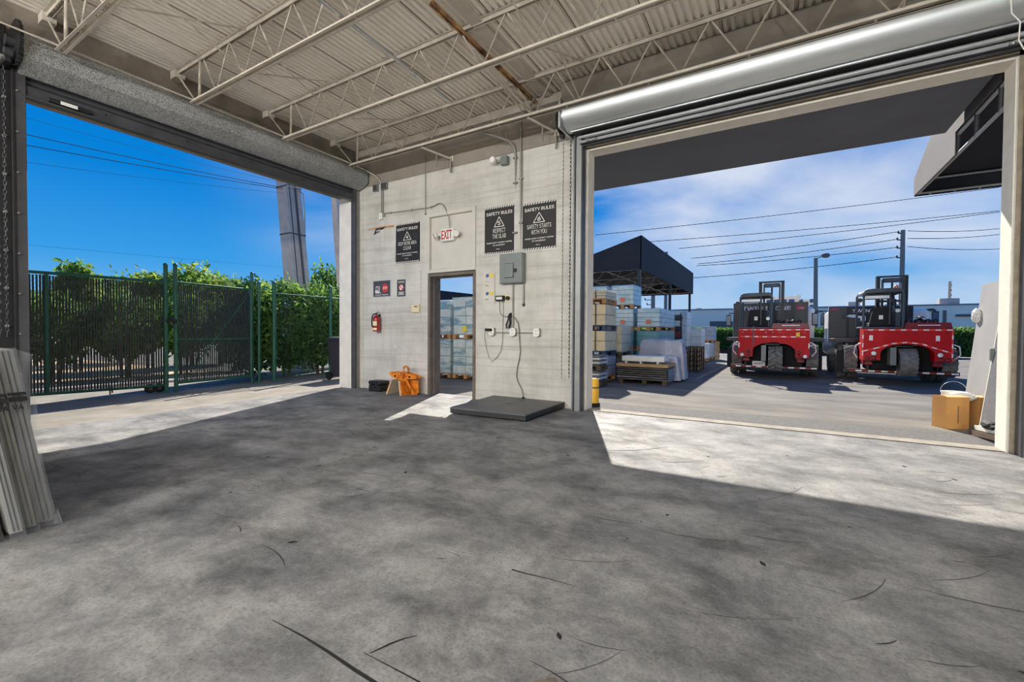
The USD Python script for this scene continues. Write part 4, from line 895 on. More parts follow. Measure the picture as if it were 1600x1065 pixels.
t.part('counter_plate', MB().prism([(1.66, 0.27), (1.83, 0.28), (1.84, 0.05), (1.80, 0.0), (1.68, 0.0)], 'y', -0.2, -0.17), 'orange_paint')
t.part('hook', MB().tube(arc((1.77, -0.23, 0.12), 0.035, -2.6, 1.6, 10), 0.012, 6), 'orange_paint', smooth=60)

t = T('platform_scale', 'low dark grey steel platform scale on the floor against the wall', 'platform scale', (4.05, -0.65, 0), world=True)
P4 = [(3.36, -0.02), (4.655, -0.02), (4.665, -1.27), (3.49, -1.34)]
pl = Polygon(P4)
t.part('deck_plate', MB().prism(pl, 'z', 0.082, 0.1), 'scale_plate')
t.part('skirt', MB().prism(pl.buffer(-0.004).difference(pl.buffer(-0.05)), 'z', 0.022, 0.082), 'scale_side')
for x, y in ((3.5, -0.12), (4.55, -0.12), (4.56, -1.17), (3.6, -1.23)):
    t.part('foot', MB().cyl((x, y, 0.0), (x, y, 0.03), 0.045, 14), 'black_rubber')
t.part('fork_channel', MB().box(3.8, 3.98, -1.30, -0.04, 0.03, 0.081), 'scale_side')
t.part('cable_gland', MB().cyl((3.96, -0.08, 0.1), (3.96, -0.08, 0.13), 0.02, 10), 'black_rubber')
t.part('wear_mark', MB().prism([(3.95, -0.62), (4.02, -0.56), (4.1, -0.6), (4.02, -0.66)], 'z', 0.1, 0.1006), 'scale_side')

# leaning packed slabs at the left edge, end on to the camera
lean = math.tan(math.radians(8.75))
SL = [(-5.357, 0.07, 1.04, 'slab_wrap', 'grey film-wrapped slab pack nearest the left opening, its film curling out'), (-5.436, 0.058, 1.05, 'slab_olive', 'olive slab pack leaning second from the left opening'),
      (-5.498, 0.055, 1.05, 'slab_face', 'pale grey slab pack with black printed band, third from the left opening'), (-5.575, 0.06, 1.04, 'slab_wrap', 'grey slab pack, fourth from the left opening'),
      (-5.64, 0.05, 1.05, 'slab_face', 'pale slab pack, fifth from the left opening'), (-5.70, 0.08, 1.05, 'slab_olive', 'olive slab pack, last of the leaning row at the left edge')]
for i, (y, w, h, m_, lab) in enumerate(SL):
    x1 = 3.75 + (0.0, 0.03, 0.07, 0.02, 0.08, 0.04)[i]
    t = T('slab_pack', lab, 'slab pack', (2.9, y, 0.0), group='leaning slab packs', world=True)
    z0 = 0.03
    sh = lambda yy, z: yy - lean * z
    pts = [(x, sh(yy, z), z) for x in (1.9, x1) for yy in (y - w, y - 0.004) for z in (z0, h)]
    t.part('slab', MB().hull(pts), m_)
    for k in range(2):
        yy = y - w * (0.35 + 0.3 * k)
        t.part('slab_edge', MB().hull([(x, sh(yy + d, z), z) for x in (x1 - 0.01, x1 + 0.004) for d in (-0.003, 0.003) for z in (z0 + 0.01, h - 0.01)]), 'scuff_dark')
    t.part('foot_block', MB().cbox(x1 - 0.25, x1 - 0.1, y - w, y - 0.01, 0.0, 0.03, 0.004), 'timber_dark')
    ny, nz = 9, 26                                                  # loose film over the end: crumpled
    yy, zz = np.meshgrid(np.linspace(y - w - 0.004, y + 0.004, ny), np.linspace(0.005, h + 0.01, nz))
    dx = 0.006 + 0.022 * meshkit.fbm(np.c_[yy.ravel() * 22 + zz.ravel() * 3 + i, zz.ravel() * 5, np.full(yy.size, 3.0 * i)], 3, i)
    v = np.c_[x1 + dx, sh(yy, zz).ravel(), zz.ravel()]
    q = [(j * ny + k, j * ny + k + 1, (j + 1) * ny + k + 1, (j + 1) * ny + k) for j in range(nz - 1) for k in range(ny - 1)]
    t.part('film', MB().add(v, q), 'stretch_film', smooth=True)
    if i in (0, 1, 2):
        t.part('printed_band', MB().hull([(x, sh(yy, z), z) for x in (x1 + 0.028, x1 + 0.030) for yy in (y - w, y) for z in (0.785, 0.80)]), 'black_metal')
        t.part('printed_band', MB().hull([(x, sh(yy, z), z) for x in (x1 + 0.028, x1 + 0.030) for yy in (y - w, y) for z in (0.75, 0.775)]), 'black_metal')
        t.part('lettering', MB().add(*(lambda m: (np.c_[x1 + 0.03 + np.asarray(m.vertices)[:, 2], sh(y - w, 0.7) + np.asarray(m.vertices)[:, 0], 0.705 + np.asarray(m.vertices)[:, 1]], m.faces))(meshkit.text_mesh(('VA', 'OA', 'A')[i], 0.025, 0.001, True))), 'black_metal')
    if i == 0:                                                      # film wing sticking out at the top
        a = np.linspace(0, 1, 14); wing = []
        for s_ in np.linspace(0, 1, 6):
            wing.append(np.c_[x1 - 0.02 + 0.05 * np.sin(a * 7 + s_ * 2) * s_, y - lean * (1.045 - 0.5 * a) + s_ * 0.066 * (1 - a ** 2), 1.045 - 0.5 * a - 0.035 * s_ * (1 - a)])
        wv = np.vstack(wing)
        t.part('film_wing', MB().add(wv, [(r * 14 + c_, r * 14 + c_ + 1, (r + 1) * 14 + c_ + 1, (r + 1) * 14 + c_) for r in range(5) for c_ in range(13)]), 'stretch_film', smooth=True)
        t.part('film_tail', MB().add([(x1 + 0.02, y, 0.10), (x1 + 0.02, y + 0.01, 0.03), (x1 + 0.03, y + 0.02, 0.004), (x1 + 0.02, y - 0.02, 0.004)], [(0, 1, 2), (0, 2, 3)]), 'stretch_film')

# ------------------------------------------------------------------ the alley: gates, chain-link fence, bin, poles, plants
def chain_link(mb, p0, p1, z0, z1, pitch=0.075, r=0.0016):
    """two families of diagonal wires between p0 and p1, clipped to the panel"""
    p0, p1 = np.array(p0, float), np.array(p1, float); L = np.linalg.norm(p1 - p0); H = z1 - z0; u = (p1 - p0) / L
    at = lambda s, z: (p0[0] + u[0] * s, p0[1] + u[1] * s, z0 + z)
    c = -H
    while c < L:
        a, b = max(0, c), min(L, c + H)
        if b - a > 0.02:
            mb.tube([at(a, a - c), at(b, b - c)], r, 3, cap=False); mb.tube([at(a, H - (a - c)), at(b, H - (b - c))], r, 3, cap=False)
        c += pitch
    return mb


srng = random.Random(11)


def gate(label, p0, p1, zb, zt, mids=(), brace=False):
    p0, p1 = np.array([*p0, 0.0]), np.array([*p1, 0.0]); L = np.linalg.norm(p1 - p0); u = (p1 - p0) / L; nrm = np.array([-u[1], u[0], 0])
    t = T('slatted_gate', label, 'gate', (p0 + p1) / 2, world=True)
    P = lambda s, z, o=0.0: p0 + u * s + nrm * o + np.array([0, 0, z])
    t.part('top_rail', MB().cyl(P(0, zt), P(L, zt), 0.024, 10), 'fence_green', smooth=60)
    t.part('bottom_rail', MB().cyl(P(0, zb), P(L, zb), 0.024, 10), 'fence_green', smooth=60)
    for s in (0.0, L):
        t.part('stile', MB().cyl(P(s, zb - 0.03), P(s, zt + 0.02), 0.026, 10), 'fence_green', smooth=60)
    for s in mids:
        t.part('stile', MB().cyl(P(s, zb), P(s, zt), 0.026, 10), 'fence_green', smooth=60)
    if brace:
        t.part('mid_rail', MB().cyl(P(0, 0.98), P(L, 0.98), 0.018, 8), 'fence_green', smooth=60)
        t.part('brace', MB().cyl(P(0.1, zb), P(L, zt - 0.05), 0.01, 6), 'fence_green')
    t.part('chain_link', chain_link(MB(), P(0, 0)[:2], P(L, 0)[:2], zb, zt), 'wire_green', kind='stuff')
    s, k = 0.055, 0
    while s < L - 0.03:
        d = srng.uniform(-0.004, 0.004); w = 0.0115
        a, b = P(s + d, zb + 0.02, 0.0), P(s + srng.uniform(-0.004, 0.004), zt - 0.03 - srng.uniform(0, 0.015), 0.0)
        t.part('slat', MB().hull([q + u * i * w + nrm * j * 0.004 for q in (a, b) for i in (-1, 1) for j in (-1, 1)]), 'slat_dark')
        s += 0.0365
    return t, P, L


g1, P, L = gate('wide green chain-link gate leaf with dark slats, on twin castors', (-2.66, -4.95), (-2.36, -2.43), 0.13, 2.05, mids=(1.0,))
for i, (s, o) in enumerate(((L - 0.10, 0.07), (L - 0.24, 0.05))):
    q = P(s, 0.085, o)
    c = g1.part('castor_fork', MB().bar(q + [0, 0, 0.07], q, 0.03, 0.04), 'dark_steel')
    w = MB().lathe([(0.0, -0.02), (0.045, -0.02), (0.085, -0.018), (0.085, 0.018), (0.045, 0.02), (0.0, 0.02)], q + [0.03, 0, 0], 'x', 18)
    g1.part('castor', w, 'black_rubber', smooth=40)
    g1.part('castor_hub', MB().cyl(q + [0.05, 0, 0], q + [0.056, 0, 0], 0.03, 12), 'pole_cable')
g1.part('drop_bolt', MB().cyl(P(1.75, 0.02, 0.03), P(1.75, 0.16, 0.03), 0.01, 8).cyl(P(1.78, 0.06, 0.03), P(1.78, 0.16, 0.03), 0.012, 8), 'rust_steel')
gate('narrow green chain-link gate leaf with dark slats and a cross rail', (-2.34, -2.27), (-2.56, -0.76), 0.16, 2.06, brace=True)


def post(lab, x, y, h, r=0.03, extra=None):
    t = T('fence_post', lab, 'fence post', (x, y, 0), group='green fence posts', world=True)
    t.part('tube', MB().cyl((x, y, -0.02), (x, y, h), r, 12), 'fence_green', smooth=60)
    t.part('cap', MB().lathe([(r + 0.006, 0), (r + 0.006, 0.012), (r * 0.7, 0.03), (0, 0.036)], (x, y, h), n=12), 'fence_green', smooth=60)
    for z in (0.5, 1.75):
        t.part('band', MB().cyl((x, y, z), (x, y, z + 0.03), r + 0.006, 12), 'fence_green')
    if extra:
        extra(t)


def lock(t):
    t.part('latch', MB().cbox(-2.36, -2.27, -2.46, -2.28, 1.30, 1.36, 0.01), 'black_metal')
    t.part('chain_loop', MB().tube([(-2.3, -2.44, 1.33), (-2.26, -2.36, 1.25), (-2.28, -2.28, 1.3), (-2.3, -2.36, 1.38), (-2.3, -2.44, 1.33)], 0.012, 6), 'dark_steel', smooth=60)


post('left one of the two tall green gate posts that meet at the latch', -2.32, -2.445, 2.36, 0.034, lock)
post('right one of the two tall green gate posts that meet at the latch', -2.32, -2.29, 2.38, 0.034)
post('tall green post at the hinge end of the narrow gate leaf', -2.58, -0.73, 2.42, 0.03)
post('green post just right of the narrow gate, first of the two close together', -2.5, -0.62, 2.22, 0.03)
post('thick green post where the open chain-link fence begins', -2.42, -0.32, 2.24, 0.042)
post('green post behind the dark wheelie bin', -2.42, 1.16, 2.28, 0.042)
t = T('chain_link_fence', 'open green chain-link fence in front of the bushes beside the wheelie bin', 'fence', (-2.42, 1.2, 0), world=True)
t.part('chain_link', chain_link(MB(), (-2.42, -0.3), (-2.42, 3.2), 0.06, 2.0, 0.07, 0.0018), 'wire_green', kind='stuff')
t.part('top_rail', MB().cyl((-2.42, -0.3, 2.005), (-2.42, 3.2, 2.0), 0.02, 8), 'fence_green', smooth=60)
t.part('tension_wire', MB().cyl((-2.42, -0.3, 0.07), (-2.42, 3.2, 0.07), 0.003, 5), 'fence_green')
t.part('end_post', MB().cyl((-2.42, 3.2, -0.02), (-2.42, 3.2, 2.1), 0.035, 10), 'fence_green', smooth=60)

t = T('wheelie_bin', 'dark grey wheelie bin against the fence beside the left opening', 'bin', (-1.62, 0.97, -0.015), world=True)
bx0, bx1, by0, by1 = -1.92, -1.36, 0.70, 1.26
t.part('body', MB().hull([(x, y, z) for z, d in ((0.06, 0.06), (0.95, 0.0)) for x in (bx0 + d, bx1 - d) for y in (by0 + d, by1 - d)]), 'bin_plastic')
t.part('rim', MB().cbox(bx0 - 0.015, bx1 + 0.015, by0 - 0.015, by1 + 0.015, 0.91, 0.955, 0.01), 'bin_plastic')
t.part('lid', MB().hull([(x, y, z) for z, d in ((0.96, -0.02), (1.0, 0.02), (1.03, 0.1)) for x in (bx0 + d, bx1 - d) for y in (by0 + d, by1 - d)]), 'bin_plastic')
t.part('handle', MB().cyl((bx0 - 0.06, by0 + 0.08, 0.95), (bx0 - 0.06, by1 - 0.08, 0.95), 0.015, 8), 'bin_plastic')
for y in (by0 - 0.03, by1 - 0.03):
    t.part('wheel', MB().lathe([(0, 0), (0.06, 0), (0.1, 0.008), (0.1, 0.052), (0.06, 0.06), (0, 0.06)], (bx0 + 0.06, y, 0.085), 'y', 18), 'black_rubber', smooth=40)

t = T('concrete_pole', 'tall leaning square concrete utility pole behind the chain-link fence', 'utility pole', (-4.6, 1.95, 0), world=True)
pole = lambda z: (-4.62, 1.93 - 0.105 * z * 0.9, 0.27 - 0.009 * z)
pts = []
for z in (-0.05, 10.0):
    x, y, h = pole(z); pts += [(x + sx_ * h, y + sy_ * h, z) for sx_ in (-1, 1) for sy_ in (-1, 1)]
t.part('shaft', MB().hull(pts), 'pole_concrete')
x0, y0, h0 = pole(0); x1, y1, h1 = pole(9.9)
t.part('cable_cover', MB().bar((x0 + h0 + 0.012, y0 + 0.05, 0), (x1 + h1 + 0.012, y1 + 0.03, 9.9), 0.07, 0.04), 'pole_cable')
t.part('cable_cover', MB().bar((x0 + h0 + 0.008, y0 - 0.16, 0), (x1 + h1 + 0.008, y1 - 0.1, 9.9), 0.02, 0.02), 'pole_cable')
for z in (3.9, 5.2):
    x, y, h = pole(z)
    t.part('band', MB().box(x - h - 0.012, x + h + 0.012, y - h - 0.012, y + h + 0.012, z, z + 0.035), 'pole_cable')
x, y, h = pole(5.18)
t.part('service_cable', MB().tube([(x + h + 0.02, y - h, 5.2), (x + h + 0.05, y + 0.1, 5.22), (x + h + 0.03, y + h + 0.05, 5.1), (x + h, y + h + 0.12, 4.6), (x + h, y + h + 0.16, 2.0)], 0.018, 6), 'pole_concrete', smooth=60)
t = T('concrete_pole', 'slim concrete utility pole half hidden behind the far jamb of the left opening', 'utility pole', (-4.9, 3.9, 0), world=True)
t.part('shaft', MB().hull([(-4.9 + a * h, 3.22 + o + b * h, z) for z, h, o in ((-0.05, 0.16, 0.55), (10, 0.1, -0.35)) for a in (-1, 1) for b in (-1, 1)]), 'pole_concrete')
t.part('band', MB().box(-5.04, -4.76, 3.1, 3.38, 5.6, 5.65), 'pole_cable')

WL = [((-4.3, -12.0, 4.6), (-4.45, 1.15, 5.14), 0.25, 'dark overhead wire to the leaning concrete pole, upper of the converging pair'), ((-4.3, -12.0, 3.9), (-4.45, 1.15, 5.1), 0.15, 'dark overhead wire to the leaning concrete pole, lower of the converging pair'),
      ((-4.3, -12.0, 5.9), (-4.45, 1.15, 5.35), 0.3, 'thin overhead wire high across the left opening'), ((-4.3, -12.0, 5.3), (-4.45, 1.2, 5.28), 0.3, 'thin overhead wire across the middle of the left opening'),
      ((-4.3, -12.0, 3.5), (-4.45, 1.2, 5.0), 0.25, 'thin low overhead wire across the left opening sky'), ((-10.0, -16.0, 3.0), (-10.0, 9.0, 4.0), 0.1, 'faint distant wire just above the gate')]
for i, (a, b, s, lab) in enumerate(WL):
    single('overhead_wire', MB().tube(catenary(a, b, s, 18), 0.007 if i < 2 else 0.003, 5), 'wire_black', lab, 'wire', 'overhead wires over the alley')

nrng = np.random.default_rng(3)


def leaf_cloud(c, rad, n, size, aspect=0.42, flat=0.35, lump=0.35, seed=0, shell=0.55):
    """n small folded leaves in a lumpy ellipsoid"""
    r = np.random.default_rng(seed + 100)
    d = r.normal(size=(n, 3)); d /= np.linalg.norm(d, axis=1, keepdims=True)
    k = 1 + lump * (meshkit.fbm(d * 2.3 + seed * 7.1, 3, seed) - 0.5) * 2
    p = np.array(c) + d * np.array(rad) * (k * (shell + (1 - shell) * r.random(n) ** 0.4))[:, None]
    t = r.normal(size=(n, 3)); t[:, 2] -= flat; t /= np.linalg.norm(t, axis=1, keepdims=True)
    o = d * 0.6 + r.normal(size=(n, 3)) * 0.6 + [0, 0, 0.5]
    s = np.cross(t, o); s /= np.linalg.norm(s, axis=1, keepdims=True) + 1e-9; up_ = np.cross(s, t)
    L = size * (0.6 + 0.8 * r.random(n))[:, None]; W = L * aspect
    v = np.stack([p, p + t * L * 0.5 + s * W * 0.5 + up_ * L * 0.06, p + t * L, p + t * L * 0.5 - s * W * 0.5 + up_ * L * 0.06], 1).reshape(-1, 3)
    b = np.arange(n)[:, None] * 4
    return v, np.vstack([b + [0, 1, 2], b + [0, 2, 3]])


def bush(label, x, y, h, rx, ry, n, size, mats, seed, z0=0.0, cat='bush', name='leafy_bush', group=None, trunk=True, lump=0.35):
    t = T(name, label, cat, (x, y, 0), group=group, world=True)
    zc, rz = (h + z0) / 2, (h - z0) / 2
    for i, m_ in enumerate(mats):
        k = n // len(mats)
        t.part('foliage', MB().add(*leaf_cloud((x, y, zc + 0.08 * rz * i), (rx * (1 - 0.04 * i), ry * (1 - 0.04 * i), rz), k, size, seed=seed * 3 + i, lump=lump)), m_, kind='stuff')
    if trunk:
        for i in range(3):
            a = seed + i * 2.1
            t.part('stem', MB().tube([(x + 0.08 * math.cos(a), y + 0.08 * math.sin(a), -0.05), (x + 0.2 * rx * math.cos(a), y + 0.2 * ry * math.sin(a), zc * 0.7), (x + 0.5 * rx * math.cos(a), y + 0.5 * ry * math.sin(a), zc * 1.15)], [0.035, 0.025, 0.01], 6), 'bark', smooth=60)
    return t


nb = [(-3.2, -0.35, 2.25, 'green leafy bush against the chain-link fence, left of the leaning pole'), (-3.3, 0.55, 2.35, 'green leafy bush against the chain-link fence, in front of the leaning pole'),
      (-3.35, 1.5, 2.3, 'green leafy bush behind the wheelie bin'), (-3.5, 2.5, 2.45, 'green leafy bush right of the wheelie bin, against the far jamb')]
for i, (x, y, h, lab) in enumerate(nb):
    bush(lab, x, y, h, 0.62, 0.68, 5200, 0.12, ('leaf_dark', 'leaf_green', 'leaf_green'), 20 + i, z0=0.12, group='bushes along the chain-link fence')
    t_ = None
fb = [(-6.2, -7.2, 1.7), (-6.6, -5.6, 1.75), (-6.3, -4.2, 1.9), (-6.7, -2.9, 1.95), (-6.4, -1.7, 2.05), (-6.6, -0.4, 2.1), (-6.3, 0.9, 2.1)]
for i, (x, y, h) in enumerate(fb):
    bush('dark bush seen through the gate slats, %s from the left' % ('first', 'second', 'third', 'fourth', 'fifth', 'sixth', 'seventh')[i], x, y, h, 0.8, 0.75, 2200, 0.16, ('leaf_dark', 'leaf_green'), 40 + i, z0=0.45, group='bushes behind the gates')
tr = [(-9.6, -1.75, 2.85, 0.5, 'pale green tree top showing above the wide gate leaf'), (-9.4, -0.1, 2.85, 0.6, 'yellow-green tree top left of the latch posts'), (-9.2, 1.0, 3.2, 1.0, 'yellow-green tree top above the narrow gate leaf'),
      (-9.6, 2.3, 3.0, 0.9, 'yellow-green tree top right of the palm'), (-13.0, 0.5, 3.1, 1.4, 'dark tree behind the yellow-green tree tops'), (-13.0, -2.6, 2.4, 1.3, 'dark tree furthest behind the wide gate leaf'), (-9.5, 6.3, 3.95, 0.9, 'dark tree beyond the slim pole beside the far jamb')]
for i, (x, y, h, r, lab) in enumerate(tr):
    bush(lab, x, y, h, r, r * 1.05, 3200, 0.2, ('leaf_lime', 'leaf_green') if i < 4 else ('leaf_dark', 'leaf_green'), 60 + i, z0=0.7, cat='tree', name='tree', lump=0.5, group='trees beyond the alley')
t = T('palm_tree', 'small palm with feathery fronds above the narrow gate leaf', 'palm', (-9.0, 1.75, 0), world=True)
t.part('trunk', MB().cyl((-9.0, 1.75, 0), (-9.0, 1.8, 2.8), 0.09, 10, 0.07), 'bark', smooth=60)
for k in range(13):
    a = k * 2 * PI / 13 + 0.2; el = 0.9 if k % 2 else 0.45
    q = [np.array([-9.0 + math.cos(a) * s * 0.85 * math.cos(el * (1 - s)), 1.8 + math.sin(a) * s * 0.85 * math.cos(el * (1 - s)), 2.8 + 0.75 * s * math.sin(el) - 0.55 * s * s]) for s in np.linspace(0, 1, 9)]
    mb = MB().tube(q, 0.008, 4)
    for j in range(1, 9):
        tdir = (q[j] - q[j - 1]) / np.linalg.norm(q[j] - q[j - 1]); side = np.cross(tdir, [0, 0, 1.0]); side /= np.linalg.norm(side)
        for sg in (-1, 1):
            for h_ in (0.0, 0.5):
                b0 = q[j] - (q[j] - q[j - 1]) * h_; tip = b0 + side * sg * 0.24 + tdir * 0.1 - np.array([0, 0, 0.07])
                mb.add([b0 - tdir * 0.012, b0 + tdir * 0.012, tip], [(0, 1, 2)])
    t.part('frond', mb, 'leaf_green')

# ------------------------------------------------------------------ the yard: pallets of tiles and slabs
prng = random.Random(21)


def pallet_parts(t, x0, x1, y0, y1, z, h=0.12, m='timber'):
    W, n = x1 - x0, 4
    for i in range(n):
        a = y0 + (y1 - y0) * i / (n - 0.4)
        t.part('deck_board', MB().box(x0, x1, a, a + (y1 - y0) / (n + 1.2), z + h - 0.02, z + h), m)
    for i in range(3):
        a = x0 + (W - 0.1) * i / 2
        t.part('block', MB().box(a, a + 0.1, y0 + 0.01, y0 + 0.12, z + 0.018, z + h - 0.02), m)
        t.part('block', MB().box(a, a + 0.1, y1 - 0.12, y1 - 0.01, z + 0.018, z + h - 0.02), m)
        t.part('bottom_board', MB().box(a, a + 0.1, y0, y1, z, z + 0.018), m)


def tile_pallet(label, x0, x1, y0, y1, z, h, m, layers=4, label_col=None, film='pack_film', straps=0, group='film-wrapped pallets in the yard', cat='pallet of tiles', name='tile_pallet', wood='timber', top='tile_pack_white', jitter=0.012, cols=1):
    t = T(name, label, cat, ((x0 + x1) / 2, (y0 + y1) / 2, z), group=group, world=True)
    pallet_parts(t, x0, x1, y0, y1, z, m=wood)
    zb = z + 0.125; H = h - 0.125
    for i in range(layers):
        for c in range(cols):
            d = prng.uniform(0, jitter); a, b = x0 + (x1 - x0) * c / cols, x0 + (x1 - x0) * (c + 1) / cols
            t.part('tile_box', MB().cbox(a + 0.008 + d, b - 0.006 - prng.uniform(0, jitter), y0 + 0.01 + d, y1 - 0.01, zb + H * i / layers, zb + H * (i + 1) / layers - 0.008, 0.008), m if (i + c) % 3 else (m if cols == 1 else top))
    if film:
        nx = 10
        zz = np.linspace(zb - 0.03, z + h + 0.012, 9); loop = []
        ring_ = [(x0, y0), (x1, y0), (x1, y1), (x0, y1), (x0, y0)]
        for k in range(4):
            for s in np.linspace(0, 1, nx, endpoint=False):
                loop.append((ring_[k][0] * (1 - s) + ring_[k + 1][0] * s, ring_[k][1] * (1 - s) + ring_[k + 1][1] * s))
        L = np.array(loop); m_ = len(L); ctr = L.mean(0); v = []
        for q in zz:
            wob = 0.004 + 0.02 * meshkit.fbm(np.c_[L * 5, np.full(m_, q * 4 + z)], 3, 2)
            dd = (L - ctr) / np.linalg.norm(L - ctr, axis=1, keepdims=True)
            v.append(np.c_[L + dd * wob[:, None], np.full(m_, q)])
        v.append(np.array([[ctr[0], ctr[1], z + h + 0.03]]))
        f = [(r * m_ + i, r * m_ + (i + 1) % m_, (r + 1) * m_ + (i + 1) % m_, (r + 1) * m_ + i) for r in range(8) for i in range(m_)]
        mb = MB().add(np.vstack(v), f); base = 8 * m_
        mb.f.append(np.array([(base + i, base + (i + 1) % m_, 9 * m_) for i in range(m_)]))
        t.part('stretch_film', mb, film, smooth=True)
    for k in range(straps):
        a = x0 + (x1 - x0) * (k + 1) / (straps + 1)
        t.part('strap', MB().box(a - 0.012, a + 0.012, y0 - 0.012, y0 - 0.006, zb, z + h).box(a - 0.012, a + 0.012, y0 - 0.012, y1, z + h, z + h + 0.004), 'strap_dark')
    if label_col:
        a = x0 + (x1 - x0) * 0.42
        t.part('pack_label', MB().box(a, a + 0.13, y0 - 0.026, y0 - 0.022, zb + 0.06, zb + 0.18), label_col)
    return t


Z3 = [(0.0, 0.68), (0.68, 0.54), (1.22, 0.61), (1.83, 0.655)]
cols_ = [('left', 3.42, 4.03, 'tile_pack_green', 'label_orange'), ('right', 4.12, 4.735, 'tile_pack_green', 'label_orange')]
for nm, xa, xb, m0, lc in cols_:
    y0, y1 = 5.93, 6.75 + (1.2 if nm == 'right' else 0)
    tile_pallet('green film-wrapped tile pallet at ground level under the black canopy, %s column' % nm, xa, xb, y0, y1, *Z3[0], m0, 3)
    tile_pallet('green-topped second tile pallet up, %s column under the canopy' % nm, xa, xb, y0, y1, *Z3[1], 'tile_pack_green', 3)
    tile_pallet('pale film-wrapped tile pallet third up with orange mark, %s column' % nm, xa, xb, y0, y1, *Z3[2], 'tile_pack', 4, lc)
tile_pallet('pale blue film-wrapped tile pallet on top of the stack beside the canopy post', 3.40, 4.03, 5.93, 6.75, *Z3[3], 'tile_pack', 4, 'label_orange')
for i, (z, h) in enumerate(Z3):
    tile_pallet('pale tile pallet in the column half hidden by the left jamb, %s from the ground' % ('first', 'second', 'third', 'fourth')[i], 2.6, 3.275, 5.93, 6.75, z, h, 'tile_pack', 4)
# cream crates, nearest column beside the jamb
CZ = [(0.0, 0.60, 'grey_pack', 'grey strapped pack'), (0.60, 0.61, 'cream_crate', 'cream strapped crate with blue pallet'), (1.215, 0.63, 'cream_crate', 'cream strapped crate'), (1.85, 0.33, 'cream_crate', 'flat cream crate with loose film')]
for i, (z, h, m_, lb) in enumerate(CZ):
    tile_pallet('%s, %s from the ground beside the left jamb' % (lb, ('first', 'second', 'third', 'fourth')[i]), 3.2, 3.94, 3.9, 4.75, z, h, m_, 2 if i < 3 else 3, film=None if i < 3 else 'stretch_film', straps=2, wood='pallet_blue' if i in (1, 2) else 'timber', cols=1, cat='crate', name='strapped_crate')
CZ2 = [(0.0, 0.55, 'slate', 'dark'), (0.55, 0.8, 'cream_crate', 'cream and white')]
for i, (z, h, m_, lb) in enumerate(CZ2):
    tile_pallet('%s crate %s in the second column behind the cream crates' % (lb, ('at the bottom', 'on top')[i]), 3.64, 4.04, 4.86, 5.75, z, h, m_, 3, film='stretch_film' if i else None, straps=1, cat='crate', name='strapped_crate', wood='timber_dark')
for i, z in enumerate((0.0, 0.34)):
    t = T('slab_bundle', 'small blue-white film-wrapped slab bundle beside the jamb, %s one' % ('lower', 'upper')[i], 'slab bundle', (3.9, 3.2, z), world=True)
    pallet_parts(t, 3.55, 4.16, 2.95, 3.45, z, 0.1, 'timber_dark')
    for k in range(5):
        t.part('slab', MB().cbox(3.56 + prng.uniform(0, .03), 4.15 - prng.uniform(0, .03), 2.96, 3.44, z + 0.105 + k * 0.043, z + 0.105 + k * 0.043 + 0.036, 0.004), 'tile_pack_white' if k % 2 else 'slate')
    t.part('film', MB().box(3.545, 4.165, 2.945, 3.455, z + 0.13, z + 0.33), 'stretch_film')
# pallets seen through the door
for r, z in enumerate((0.0, 0.985)):
    for c, (xa, xb) in enumerate(((-1.0, -0.17), (-0.1 - 0.06, 0.375), (0.44, 1.22))):
        if c == 0:
            continue
        tile_pallet('blue and white film-wrapped tile pallet seen through the door, %s %s' % (('lower', 'upper')[r], ('', 'left', 'right')[c]), xa - (0.3 if c == 1 else 0), xb, 2.55, 3.4, z, 0.98 if r == 0 else 0.97 + 0.05 * (c == 2), 'tile_pack_blue', 4, ('label_yellow' if (r and c == 2) else 'label_orange' if (r and c == 1) else None), cols=2)
tile_pallet('blue and white tile pallet right of the door view, hidden behind the wall', 1.32, 2.1, 2.75, 3.6, 0.0, 0.98, 'tile_pack_blue', 4, cols=2)

# flat slab pile in front
t = T('slab_pile', 'low pile of dark slate slabs topped by a thick white slab', 'slab pile', (4.74, 4.45, 0), world=True)
for x in (4.2, 4.75, 5.2):
    t.part('bearer', MB().box(x, x + 0.1, 4.12, 4.9, -0.02, 0.07), 'timber_dark')
for k in range(6):
    d = prng.uniform(0, 0.05)
    t.part('slate_slab', MB().cbox(4.14 + d, 5.33 - prng.uniform(0, 0.04), 4.1 + prng.uniform(0, .03), 4.95, 0.07 + 0.05 * k, 0.07 + 0.05 * k + 0.036, 0.004), 'slate')
t.part('steel_rod', MB().cyl((4.16, 4.09, 0.135), (5.2, 4.09, 0.125), 0.006, 6), 'bright_steel')
t.part('tan_board', MB().cbox(4.15, 5.33, 4.08, 4.95, 0.372, 0.45, 0.005), 'board_tan')
for x in (4.36, 4.70, 5.08):
    t.part('spacer_block', MB().cbox(x, x + 0.04, 4.09, 4.5, 0.452, 0.50, 0.003), 'white_stone')
t.part('white_slab', MB().cbox(4.28, 5.25, 4.09, 4.6, 0.50, 0.625, 0.012), 'white_stone')
t.part('end_film', MB().box(5.335, 5.342, 4.1, 4.9, 0.05, 0.34), 'stretch_film')


